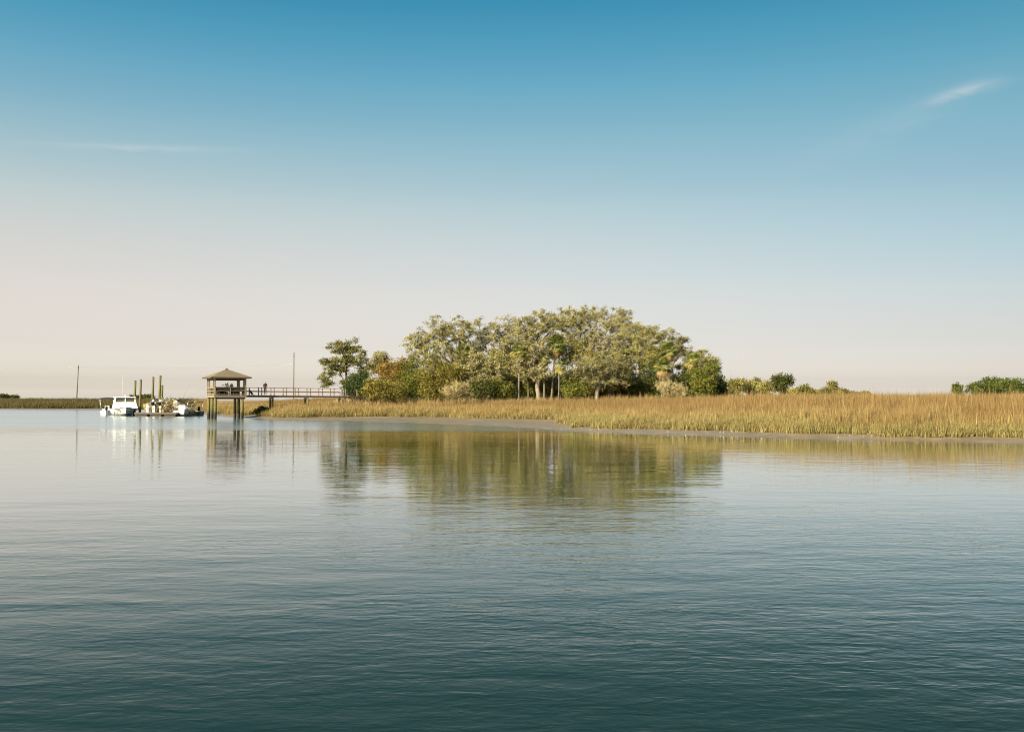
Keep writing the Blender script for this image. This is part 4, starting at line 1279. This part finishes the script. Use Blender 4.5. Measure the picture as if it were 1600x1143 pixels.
for s in (4.0, 8.7, 13.4, 18.0):
    for sy_ in (-1, 1):
        pt = w0 + wdir * s + wside * (sy_ * (WW / 2 - 0.22))
        MB().tube([(s, sy_ * (WW / 2 - 0.22), gz(pt.x, pt.y) - 0.6), (s, sy_ * (WW / 2 - 0.22), wz(s) - 0.46)], [0.15, 0.13], 9).build('pile', PILE, wk)
    MB().box((s, 0, wz(s) - 0.355), (0.16, WW + 0.1, 0.2)).build('cap_beam', WOOD, wk)

# ------------------------------------------------------------------ person on the walkway


def skin_body(verts, edges, rads, levels=1):
    me = bpy.data.meshes.new('tmp'); me.from_pydata(verts, edges, [])
    o = bpy.data.objects.new('tmp', me); COL.objects.link(o)
    o.modifiers.new('skin', 'SKIN')
    for i, r in enumerate(rads):
        sv = me.skin_vertices[0].data[i]; sv.radius = (r, r) if not isinstance(r, tuple) else r
        sv.use_root = (i == 0)
    m = o.modifiers.new('sub', 'SUBSURF'); m.levels = levels; m.render_levels = levels
    dg = bpy.context.evaluated_depsgraph_get()
    out = bpy.data.meshes.new_from_object(o.evaluated_get(dg))
    bpy.data.objects.remove(o)
    return out


SKINM = mat('skin', two((0.36, 0.21, 0.14), (0.44, 0.27, 0.18)), 0.6, 6, 3)
JACKET = mat('maroon_jacket', two((0.022, 0.007, 0.008), (0.045, 0.012, 0.014)), 0.85, 9, 5, bump=0.004)
TROUS = mat('dark_trousers', two((0.03, 0.027, 0.024), (0.06, 0.055, 0.05)), 0.85, 9, 5, bump=0.004)
HAIR = mat('brown_hair', two((0.03, 0.02, 0.012), (0.08, 0.05, 0.025)), 0.6, 20, 4)
V, E, RD = [], [], []


def vx(p, r, par=None):
    V.append(p); RD.append(r)
    if par is not None: E.append((par, len(V) - 1))
    return len(V) - 1


pel = vx((0, 0, 0.98), 0.145)
wst = vx((0, 0.0, 1.14), 0.13, pel)
che = vx((0, -0.02, 1.33), 0.15, wst)
shl = vx((0, -0.01, 1.46), 0.10, che)
nck = vx((0, -0.02, 1.55), 0.055, shl)
chn = vx((0, -0.035, 1.62), 0.085, nck)
hed = vx((0, -0.025, 1.70), 0.10, chn)
crn = vx((0, -0.015, 1.77), 0.075, hed)
nos = vx((0, -0.145, 1.665), 0.016, chn)
for s in (-1, 1):
    vx((s * 0.105, -0.01, 1.67), 0.022, hed)
    sh_ = vx((s * 0.17, -0.01, 1.44), 0.075, shl)
    el = vx((s * 0.23, 0.03, 1.17), 0.052, sh_)
    wr = vx((s * 0.20, -0.20, 1.03), 0.036, el)
    pm_ = vx((s * 0.19, -0.27, 1.02), 0.038, wr)
    for k in range(4):
        L = (0.062, 0.075, 0.07, 0.055)[k]
        b_ = vx((s * (0.165 + 0.017 * k), -0.31, 1.02), 0.010, pm_)
        m_ = vx((s * (0.163 + 0.018 * k), -0.31 - L * .6, 1.012), 0.009, b_)
        vx((s * (0.163 + 0.018 * k), -0.31 - L * .8, 0.985), 0.008, m_)
    t_ = vx((s * 0.145, -0.26, 1.01), 0.011, pm_)
    vx((s * 0.135, -0.30, 1.0), 0.009, t_)
    hp = vx((s * 0.095, 0, 0.92), 0.10, pel)
    kn = vx((s * 0.105, -0.015, 0.50), 0.062, hp)
    an = vx((s * 0.11, 0.02, 0.09), 0.045, kn)
    vx((s * 0.125, -0.14, 0.04), 0.04, an)
body = skin_body(V, E, RD)
for m_ in (JACKET, TROUS, SKINM, HAIR, BLACK): body.materials.append(m_)
for pl in body.polygons:
    c = pl.center
    hand = abs(c.x) > 0.10 and c.y < -0.215 and 0.9 < c.z < 1.1
    pl.material_index = 2 if hand else (4 if c.z < 0.11 else (1 if c.z < 0.90 else (0 if c.z < 1.53 else (3 if (c.z > 1.735 or (c.y > 0.0 and c.z > 1.57)) else 2))))
    pl.use_smooth = True
s = 3.1
pp = w0 + wdir * s + wside * -0.25
per = link_mesh('person', body)
per.location = (pp.x, pp.y, wz(s) + 0.005)
per.rotation_euler = (0, 0, GROT - R(25))
tag(per, 'person in a maroon jacket standing at the walkway railing', 'person')

# dark dog sitting on the walkway
V, E, RD = [], [], []
pel = vx((0.20, 0, 0.16), 0.13)
bk = vx((0.08, 0, 0.34), 0.125, pel)
che = vx((-0.06, 0, 0.47), 0.12, bk)
nk = vx((-0.11, 0, 0.60), 0.075, che)
hd = vx((-0.15, 0, 0.70), 0.075, nk)
mz = vx((-0.27, 0, 0.675), 0.035, hd)
for s_ in (-1, 1):
    vx((-0.12, s_ * 0.065, 0.775), 0.02, hd)
    sh_ = vx((-0.08, s_ * 0.09, 0.38), 0.055, che)
    an = vx((-0.10, s_ * 0.085, 0.08), 0.03, sh_)
    vx((-0.155, s_ * 0.085, 0.03), 0.03, an)
    kn = vx((0.05, s_ * 0.15, 0.22), 0.065, pel)
    hk = vx((0.19, s_ * 0.14, 0.06), 0.035, kn)
    vx((0.03, s_ * 0.14, 0.03), 0.03, hk)
tl_ = vx((0.36, 0, 0.05), 0.03, pel)
vx((0.52, 0.08, 0.03), 0.018, tl_)
dog = skin_body(V, E, RD)
dog.materials.append(BLACK)
for pl in dog.polygons: pl.use_smooth = True
dg_ = link_mesh('dog', dog)
pp = w0 + wdir * 1.25 + wside * -0.2
dg_.location = (pp.x, pp.y, wz(1.2) + 0.003)
dg_.rotation_euler = (0, 0, GROT - R(15))
tag(dg_, 'dark dog sitting on the walkway next to the gazebo', 'dog')

# bush on the mud below the walkway
bx_, by_ = gx(411, 128), 128.0
tree('mud_bush', 'dark rounded bush on the mud beneath the walkway', 411, 128.5, [(410, 641, 8, 6), (420, 644, 8, 4), (402, 645, 6, 4)], 77, BARK_D, L_CEDAR, 60, 44, 0.16, 0.16, fork=0.2, cat='bush', rtip=0.01, rmax=0.08)

# ------------------------------------------------------------------ floating dock, piles
DD = 140.0
dock_rz = R(-8)
dockx = gx(243, DD)
dz = 0.52
dock = thing('floating_dock', 'low timber floating dock between the two boats', 'dock', (dockx, DD, 0), dock_rz)
DWx, DWy = 6.3, 4.6
for k in range(int(DWx / 0.15)):
    pass
dm = MB()
nb = int(DWx / 0.15)
for k in range(nb): dm.box((-DWx / 2 + (k + .5) * DWx / nb, DWy / 2, dz - 0.02), (DWx / nb - 0.01, DWy, 0.04))
dm.build('deck_boards', WOOD, dock)
MB().box((0, 0.03, dz - 0.16), (DWx, 0.06, 0.24)).build('front_board', WOOD_D, dock)
MB().box((0, DWy - 0.03, dz - 0.16), (DWx, 0.06, 0.24)).build('back_board', WOOD_D, dock)
for sx_ in (-1, 1): MB().box((sx_ * (DWx / 2 - 0.03), DWy / 2, dz - 0.16), (0.06, DWy - 0.12, 0.24)).build('side_board', WOOD_D, dock)
for k in range(3): MB().box((-2.1 + 2.1 * k, DWy / 2, 0.1), (1.7, DWy - 0.3, 0.36)).build('float_drum', BLACK, dock, 0.04)

PG = 'tall mooring piles at the floating dock'
for (pb, pt_, top, D, lab) in ((210.3, 211.5, 594.5, 146, 'leftmost tall mooring pile, behind the cabin boat'), (218.8, 220, 593, 144.5, 'mooring pile just right of the cabin boat'),
                               (238.2, 239.4, 589, 142, 'third mooring pile from the cabin boat, beside the white dock posts'), (248.3, 250.6, 587, 142, 'tallest mooring pile, leaning slightly right'),
                               (252.8, 253.6, 602, 146, 'shortest mooring pile, tucked behind the tallest one')):
    x0, x1 = gx(pb, D), gx(pt_, D)
    zt = zz(top, D)
    r_ = thing('mooring_pile', lab, 'pile', (x0, D, 0), 0, PG)
    dx = x1 - x0
    MB().tube([(-dx * 0.5, 0, -2.0), (0, 0, 0), (dx * 0.55, 0.0, zt * 0.55), (dx, 0, zt - 0.03)], [0.18, 0.175, 0.165, 0.155], 12).build('shaft', PILE, r_)
    MB().tube([(dx, 0, zt - 0.028), (dx, 0, zt + 0.05)], [0.165, 0.06], 12).build('pile_cap', BLACK, r_)
    if pb in (238.2, 248.3):
        hz = 1.05
        f_ = hz + 0.55
        MB().tube([(dx * 0.3, 0, f_), (dx * 0.38, 0, f_ + 0.75)], [0.25, 0.25], 12).build('rubber_sleeve', BLACK, r_)
        b_ = thing('buoy', 'white round buoy hung on the ' + ('third mooring pile' if pb < 240 else 'tallest mooring pile'), 'buoy', (x0 + dx * .4 + 0.22, D - 0.28, f_ + 0.55), 0, 'white buoys on the mooring piles')
        MB().ball((0, 0, 0), 0.17, 10).build('float', WHITE, b_)
        MB().tube([(0, 0, 0.15), (-0.08, 0.1, 0.45)], 0.012, 4).build('rope', WHITE_D, b_)

# white dock pedestals
for (px, D, h_, lab) in ((231.2, 140.9, 1.02, 'white dock pedestal left of the mooring piles'), (241.0, 141.3, 0.95, 'white dock pedestal between two mooring piles'), (251.2, 141.2, 0.92, 'tan dock pedestal at the foot of the tallest mooring pile')):
    r_ = thing('dock_pedestal', lab, 'pedestal', (gx(px, D), D, dz), 0, 'power pedestals on the floating dock')
    m_ = WHITE if 'white' in lab else DRIFT
    MB().box((0, 0, h_ / 2 - 0.1), (0.32, 0.28, h_ - 0.2), top=0.86).build('post', m_, r_, 0.02)
    MB().loft([[(x * w_, y * w_, z) for x, y in ((-.17, -.15), (.17, -.15), (.17, .15), (-.17, .15))] for w_, z in ((1.0, h_ - 0.2), (1.0, h_ - 0.1), (0.45, h_))], smooth=False).build('cap', m_, r_)
    MB().box((0, -0.135, h_ * 0.55), (0.16, 0.02, 0.22)).build('socket_panel', GREYB, r_)

# heap of bleached brush at the right end of the dock
hx, hy = gx(266, 143.5), 143.5
heap = thing('brush_heap', 'pale tangled heap of bleached branches and dry fronds at the dock end', 'brush heap', (hx, hy, 0.0))
rng_ = random.Random(4)
hm = MB(); 
for k in range(620):
    u = rng_.uniform(-1, 1)
    top = 2.5 * (1 - 0.5 * abs(u) ** 1.6)
    zc = 0.45 + rng_.random() ** 0.7 * (top - 0.4)
    c = Vector((0.25 + u * 3.2, -0.25 - 0.9 * (1 - zc / 2.6) + rng_.gauss(0, 0.3), zc))
    d = Vector((rng_.gauss(0, 0.75) + 0.4 * u, rng_.gauss(-0.3, 0.35), rng_.gauss(-0.35, 0.45))).normalized() * rng_.uniform(0.35, 1.1)
    r0 = rng_.uniform(0.012, 0.034)
    hm.tube([c - d * .6, c + Vector((0, 0, rng_.uniform(0, 0.12))), c + d * .6], [r0, r0, r0 * .4], 4)
hm.build('branch_tangle', DRIFT, heap)
raft = MB()
raft.box((0.2, 0, 0.18), (6.6, 2.6, 0.34))
raft.build('raft', WOOD, heap)
fm = frond_mesh(DRYFROND, 5)
for k in range(90):
    u = rng_.uniform(-1, 1)
    o = link_mesh('dry_frond', fm, heap)
    o.location = (0.25 + u * 2.9, rng_.uniform(-1.0, 0.6), 0.6 + rng_.random() * 1.75 * (1 - 0.4 * abs(u)))
    o.rotation_euler = (rng_.uniform(-.8, .8), rng_.uniform(-0.6, 0.9), rng_.uniform(0, 6.28))
    s_ = rng_.uniform(0.6, 1.0); o.scale = (s_, s_, s_)

# ------------------------------------------------------------------ boats


def hull(mb, L, B, sheer_bow, sheer, keel_z, chine_z, bow_rake=0.6, n=14, flare=0.78, full=2.4, fullexp=0.62):
    """bow at -Y end, transom at +Y; returns sheer outline"""
    rings, outl = [], []
    for i in range(n + 1):
        u = i / n
        w_ = (1 - (1 - u) ** full) ** fullexp if u > 0 else 0.0
        if u > 0.75: w_ *= 1 - 0.08 * (u - 0.75) / 0.25
        b_ = max(0.02, B / 2 * w_)
        sh_ = sheer + (sheer_bow - sheer) * (1 - u) ** 1.8
        y = L * u
        yk = y + bow_rake * (1 - u) ** 1.4
        kz = keel_z + (chine_z + 0.3 - keel_z) * (1 - u) ** 3 * 0.9
        ch = chine_z + 0.32 * (1 - u) ** 2
        fl = flare + (1 - flare) * u * 0.7
        r_ = [(0, yk, kz), (b_ * fl * 0.94, y + bow_rake * .45 * (1 - u), ch), (b_ * (fl + 1) / 2, y + bow_rake * .15 * (1 - u), (ch + sh_) / 2), (b_, y, sh_)]
        rings.append([(-x, yy, z) for x, yy, z in r_[:0:-1]] + r_)
        outl.append((b_, y, sh_))
    mb.loft(rings, closed=False, caps=False, smooth=True)
    n0 = len(mb.v) - 7
    mb.f.append(tuple(range(n0, n0 + 7))); mb.sm.append(False)
    return outl


def deck_from(outl, inset, dz_, y0=0.0, y1=1e9):
    mb = MB()
    pts = [(b - inset if b > inset else 0.01, y, z + dz_) for b, y, z in outl if y0 <= y <= y1]
    for a, b in zip(pts[:-1], pts[1:]):
        mb.add([(-a[0], a[1], a[2]), (a[0], a[1], a[2]), (b[0], b[1], b[2]), (-b[0], b[1], b[2])], [(0, 1, 2, 3)])
    return mb


def rubrail(outl, dz_, r):
    mb = MB()
    for s_ in (-1, 1): mb.tube([(s_ * b, y, z + dz_) for b, y, z in outl], r, 6)
    return mb


# white cabin boat, bow towards the camera
bD = 142.0
cb = thing('cabin_boat', 'white cabin boat moored bow-on with two big windscreen panes', 'boat', (gx(197.5, bD), bD, 0), R(24))
mb = MB(); ol = hull(mb, 8.5, 4.1, 1.24, 1.04, -0.35, 0.10, 0.9, full=2.0, flare=0.56, fullexp=0.8)
hl = mb.build('hull', WHITE, cb)
deck_from(ol, 0.04, -0.03).build('deck', WHITE, cb)
rubrail(ol, -0.03, 0.05).build('rub_rail', BROWN, cb)
# cabin: lower trunk leaning back, then windscreen band, then roof
z0, z1, z2, z3 = 1.12, 1.98, 2.62, 2.72


def ring4(w, yf, yb, z): return [(-w, yf, z), (w, yf, z), (w, yb, z), (-w, yb, z)]


MB().loft([ring4(1.66, 1.2, 6.2, z0), ring4(1.44, 2.05, 6.2, z1)], smooth=False).build('cabin_front', WHITE, cb, 0.03)
wf0, wf1 = 2.10, 2.32
for s_ in (-1, 0, 1):
    MB().beam((s_ * 1.36, wf0 + .02, z1), (s_ * 1.30, wf1 + .02, z2), 0.15, 0.10).build('window_post', WHITE, cb)
for s_ in (-1, 1):
    MB().beam((s_ * 1.36, 6.0, z1), (s_ * 1.30, 5.9, z2), 0.12, 0.10).build('window_post', WHITE, cb)
    MB().beam((s_ * 1.36, 4.0, z1), (s_ * 1.30, 4.0, z2), 0.10, 0.10).build('window_post', WHITE, cb)
    fr_ = MB().add([(s_ * 0.08, wf0 + .05, z1 + .01), (s_ * 1.29, wf0 + .05, z1 + .01), (s_ * 1.24, wf1 + .05, z2 - .01), (s_ * 0.08, wf1 + .05, z2 - .01),
                    (s_ * 0.08, wf0 + .07, z1 + .01), (s_ * 1.29, wf0 + .07, z1 + .01), (s_ * 1.24, wf1 + .07, z2 - .01), (s_ * 0.08, wf1 + .07, z2 - .01)],
                   [(0, 1, 2, 3), (7, 6, 5, 4), (0, 4, 5, 1), (1, 5, 6, 2), (2, 6, 7, 3), (3, 7, 4, 0)]).build('windscreen', GLASS, cb)
    MB().add([(s_ * 1.37, wf0 + .15, z1 + .01), (s_ * 1.37, 5.9, z1 + .01), (s_ * 1.31, 5.8, z2 - .01), (s_ * 1.31, wf1 + .15, z2 - .01)], [(0, 1, 2, 3)]).build('side_window', GLASS, cb)
MB().loft([ring4(1.48, 2.02, 6.2, z2), ring4(1.44, 2.1, 6.1, z3)], smooth=False).build('cabin_roof', WHITE, cb, 0.03)
MB().tube([(0, 3.0, z3), (0, 3.05, z3 + 0.28)], [0.12, 0.05], 8).build('radar_dome', WHITE, cb)
MB().tube([(-0.35, 2.9, z3), (-0.38, 3.1, z3 + 3.3)], [0.010, 0.004], 5).build('antenna', WHITE, cb)
for s_ in (-1, 1):
    MB().tube([(s_ * 0.25, 0.35, 1.26), (s_ * 0.25, 0.35, 1.45)], 0.03, 6).build('cleat', METAL, cb)
rl = MB()
for s_ in (-1, 1):
    rl.tube([(s_ * 1.75, 3.6, 1.15), (s_ * 1.6, 2.2, 1.62), (s_ * 1.1, 0.8, 1.72), (0, 0.15, 1.76)], 0.02, 5)
    for x, y in ((1.5, 1.9), (1.0, 0.75)): rl.tube([(s_ * x, y, 1.2), (s_ * x, y, 1.68)], 0.018, 5)
rl.build('bow_rail', METAL, cb)
MB().box((0, 0.10, 1.05), (0.07, 0.1, 0.18)).build('bow_eye', METAL, cb)
fd = thing('fender', 'white fender hanging on the lit side of the cabin boat', 'fender', (gx(178, 144), 144.2, 0.55), 0)
MB().tube([(0, 0, -0.3), (0, 0, -0.2), (0, 0, 0.2), (0, 0, 0.3)], [0.06, 0.13, 0.13, 0.06], 10).build('body', WHITE_D, fd)
MB().tube([(0, 0, 0.3), (0.12, 0.08, 0.75)], 0.012, 4).build('rope', WHITE_D, fd)

# open skiff with dark bimini behind it
sD = 154.0
sk = thing('bimini_skiff', 'small white skiff with dark bimini top behind the cabin boat', 'boat', (gx(168, sD), sD, 0), R(200))
mb = MB(); ol = hull(mb, 5.2, 2.0, 0.95, 0.72, -0.25, 0.05, 0.4)
for v_ in range(len(mb.v)): mb.v[v_] = (mb.v[v_][0], mb.v[v_][1] - 2.6, mb.v[v_][2])
ol = [(b, y - 2.6, z) for b, y, z in ol]
mb.build('hull', WHITE, sk)
rubrail(ol, -0.02, 0.035).build('rub_rail', BLACK, sk)
deck_from(ol, 0.1, -0.35).build('deck', WHITE_D, sk)
MB().box((0, 1.2, 0.72), (1.3, 0.5, 0.5)).build('bench', WHITE_D, sk, 0.03)
MB().box((0, -0.1, 0.95), (0.75, 0.6, 0.95), top=0.85).build('console', WHITE_D, sk, 0.03)
bim = []
for k in range(7):
    y = -1.1 + 2.6 * k / 6
    bim.append([(x * 1.0, y, 2.52 + 0.16 * (1 - (k / 3 - 1) ** 2) - 0.10 * x * x) for x in (-1, -.6, -.2, .2, .6, 1)] + [(x * 1.0, y, 2.46 + 0.16 * (1 - (k / 3 - 1) ** 2) - 0.10 * x * x) for x in (1, .6, .2, -.2, -.6, -1)])
MB().loft(bim).build('bimini_top', CANVAS, sk)
for s_ in (-1, 1):
    for ya, yb in ((-1.05, -0.7), (1.45, 0.9)):
        MB().tube([(s_ * 0.95, yb, 0.72), (s_ * 0.98, ya, 2.42)], 0.025, 6).build('bimini_pole', METAL, sk)


def outboard(parent, x, y, z, rz=0.0, m=BLACK):
    o_ = MB()
    o_.loft([[(x + a * w_, y + b_ * w_, z + h_) for a, b_ in ((-.17, -.28), (.17, -.28), (.2, 0), (.17, .28), (-.17, .28), (-.2, 0))] for w_, h_ in ((0.75, 0.0), (1.0, 0.1), (1.0, 0.42), (0.8, 0.58), (0.4, 0.64))])
    e = o_.build('outboard_motor', m, parent)
    MB().box((x, y, z - 0.4), (0.12, 0.3, 0.8)).build('motor_leg', m, e)
    return e


outboard(sk, 0, 2.85, 0.75)

# centre-console boat at the right end of the dock
cD = 141.0
cc = thing('center_console_boat', 'white open boat with console, T-top frame and rods at the dock end', 'boat', (gx(286.5, cD), cD, 0), R(24))
mb = MB(); ol = hull(mb, 6.6, 2.5, 0.98, 0.72, -0.3, 0.06, 0.5)
sh_y = 1.6
mb.v = [(a, b - sh_y, c) for a, b, c in mb.v]; ol = [(a, b - sh_y, c) for a, b, c in ol]
mb.build('hull', WHITE, cc)
rubrail(ol, -0.02, 0.04).build('rub_rail', GREYB, cc)
deck_from(ol, 0.10, -0.30).build('deck', WHITE_D, cc)
MB().box((0, 1.4, 1.05), (0.95, 0.9, 1.05), top=0.88).build('console', WHITE, cc, 0.04)
MB().add([(-0.42, 0.98, 1.58), (0.42, 0.98, 1.58), (0.36, 1.2, 2.0), (-0.36, 1.2, 2.0), (-0.42, 1.0, 1.58), (0.42, 1.0, 1.58), (0.36, 1.22, 2.0), (-0.36, 1.22, 2.0)],
         [(0, 1, 2, 3), (7, 6, 5, 4), (0, 4, 5, 1), (1, 5, 6, 2), (2, 6, 7, 3), (3, 7, 4, 0)]).build('windshield', GLASS, cc)
MB().box((0, 2.4, 0.85), (0.95, 0.5, 0.75)).build('leaning_post', BLACK, cc, 0.03)
MB().box((0, 0.45, 0.70), (0.85, 0.7, 0.45)).build('cooler_seat', WHITE_D, cc, 0.03)
MB().loft([ring4(1.0, 0.7, 2.7, 2.34), ring4(1.0, 0.75, 2.65, 2.42)], smooth=False).build('t_top', CANVAS, cc, 0.02)
for s_ in (-1, 1):
    for (ya, yb) in ((1.0, 0.85), (2.2, 2.5)):
        MB().tube([(s_ * 0.5, ya, 0.55), (s_ * 0.62, (ya + yb) / 2, 1.5), (s_ * 0.9, yb, 2.34)], 0.028, 6).build('t_top_leg', METAL, cc)
    MB().tube([(s_ * 1.2, 2.4, 0.7), (s_ * 0.98, 0.2, 1.12), (s_ * 0.5, -1.15, 1.30)], 0.018, 5).build('grab_rail', METAL, cc)
outboard(cc, -0.4, 5.25, 0.78); outboard(cc, 0.4, 5.25, 0.78)
RG = 'fishing rods on the open boat'
for (dx_, tip, lab) in ((0.3, (324, 603.5), 'longest fishing rod slanting from the open boat towards the gazebo roof'), (0.8, (324, 615), 'lower fishing rod slanting from the open boat to the gazebo deck'), (0.1, (296, 604), 'short fishing rod standing steeply on the open boat')):
    a = Vector((gx(284 + dx_ * 20, 142.5), 142.5, 2.42))
    bt = at(tip[0] - 1.5, tip[1], 139.5)
    r_ = thing('fishing_rod', lab, 'fishing rod', a, 0, RG)
    d_ = bt - a
    MB().tube([(0, 0, 0), d_ * 0.5 + Vector((0, 0, 0.05)), d_], [0.016, 0.010, 0.005], 5).build('blank', WOOD, r_)
    MB().tube([-d_ * 0.02, d_ * 0.10], 0.022, 6).build('grip', BLACK, r_)

# second open boat behind with dark motors
b2 = thing('tender', 'small dark-topped boat with black motors behind the open boat', 'boat', (gx(308, 147), 147, 0), R(205))
mb = MB(); ol = hull(mb, 4.2, 1.7, 0.75, 0.6, -0.2, 0.05, 0.3)
mb.v = [(a, b - 2.1, c) for a, b, c in mb.v]; ol = [(a, b - 2.1, c) for a, b, c in ol]
mb.build('hull', GREYB, b2)
rubrail(ol, -0.02, 0.03).build('rub_rail', BLACK, b2)
deck_from(ol, 0.08, -0.22).build('deck', WHITE_D, b2)
MB().loft([ring4(0.75, -0.6, 0.9, 1.95), ring4(0.7, -0.5, 0.8, 2.08)], smooth=False).build('canopy', CANVAS, b2, 0.02)
for s_ in (-1, 1):
    for y in (-0.5, 0.8): MB().tube([(s_ * 0.68, y, 0.5), (s_ * 0.7, y, 1.95)], 0.02, 5).build('canopy_pole', METAL, b2)
outboard(b2, 0, 2.25, 0.7)

# ------------------------------------------------------------------ utility poles and wires
poles = []
for (pb, pt_, top, D, lab) in ((119.6, 122.2, 570, 272, 'slender utility pole at the far left, leaning slightly right'), (458.6, 459.0, 550.5, 205, 'slender utility pole behind the walkway')):
    x0, x1 = gx(pb, D), gx(pt_, D)
    b0 = gz(x0, D)
    zt = zz(top, D) - b0
    r_ = thing('utility_pole', lab, 'utility pole', (x0, D, b0), 0, 'utility poles across the marsh')
    dx = x1 - x0
    rr = 0.17 if D > 220 else 0.13
    MB().tube([(0, 0, -1), (dx, 0, zt)], [rr, rr * 0.75], 8).build('shaft', POLEM, r_)
    MB().tube([(dx * .93, -0.22, zt * .925), (dx * .93, -0.20, zt * .955)], [0.07, 0.05], 8).build('insulator', POLEM, r_)
    MB().box((dx * .93, -0.15, zt * .92), (0.08, 0.3, 0.08)).build('bracket', POLEM, r_)
    poles.append(Vector((x0 + dx * .93, D - 0.22, b0 + zt * .955)))


def wire(a, b, sag, lab):
    pts = [a + (b - a) * (k / 16) - Vector((0, 0, sag * 4 * (k / 16) * (1 - k / 16))) for k in range(17)]
    o_ = MB().tube([p_ - a for p_ in pts], 0.012, 4).build('power_wire', METAL)
    o_.location = a
    tag(o_, lab, 'wire', 'power wires over the marsh')


wire(at(-160, 573, 300), poles[0], 0.5, 'faint power wire running from the far left pole out of the picture')
wire(poles[0], poles[1] + Vector((0, 0, -1.9)), 0.6, 'faint power wire strung between the two utility poles')
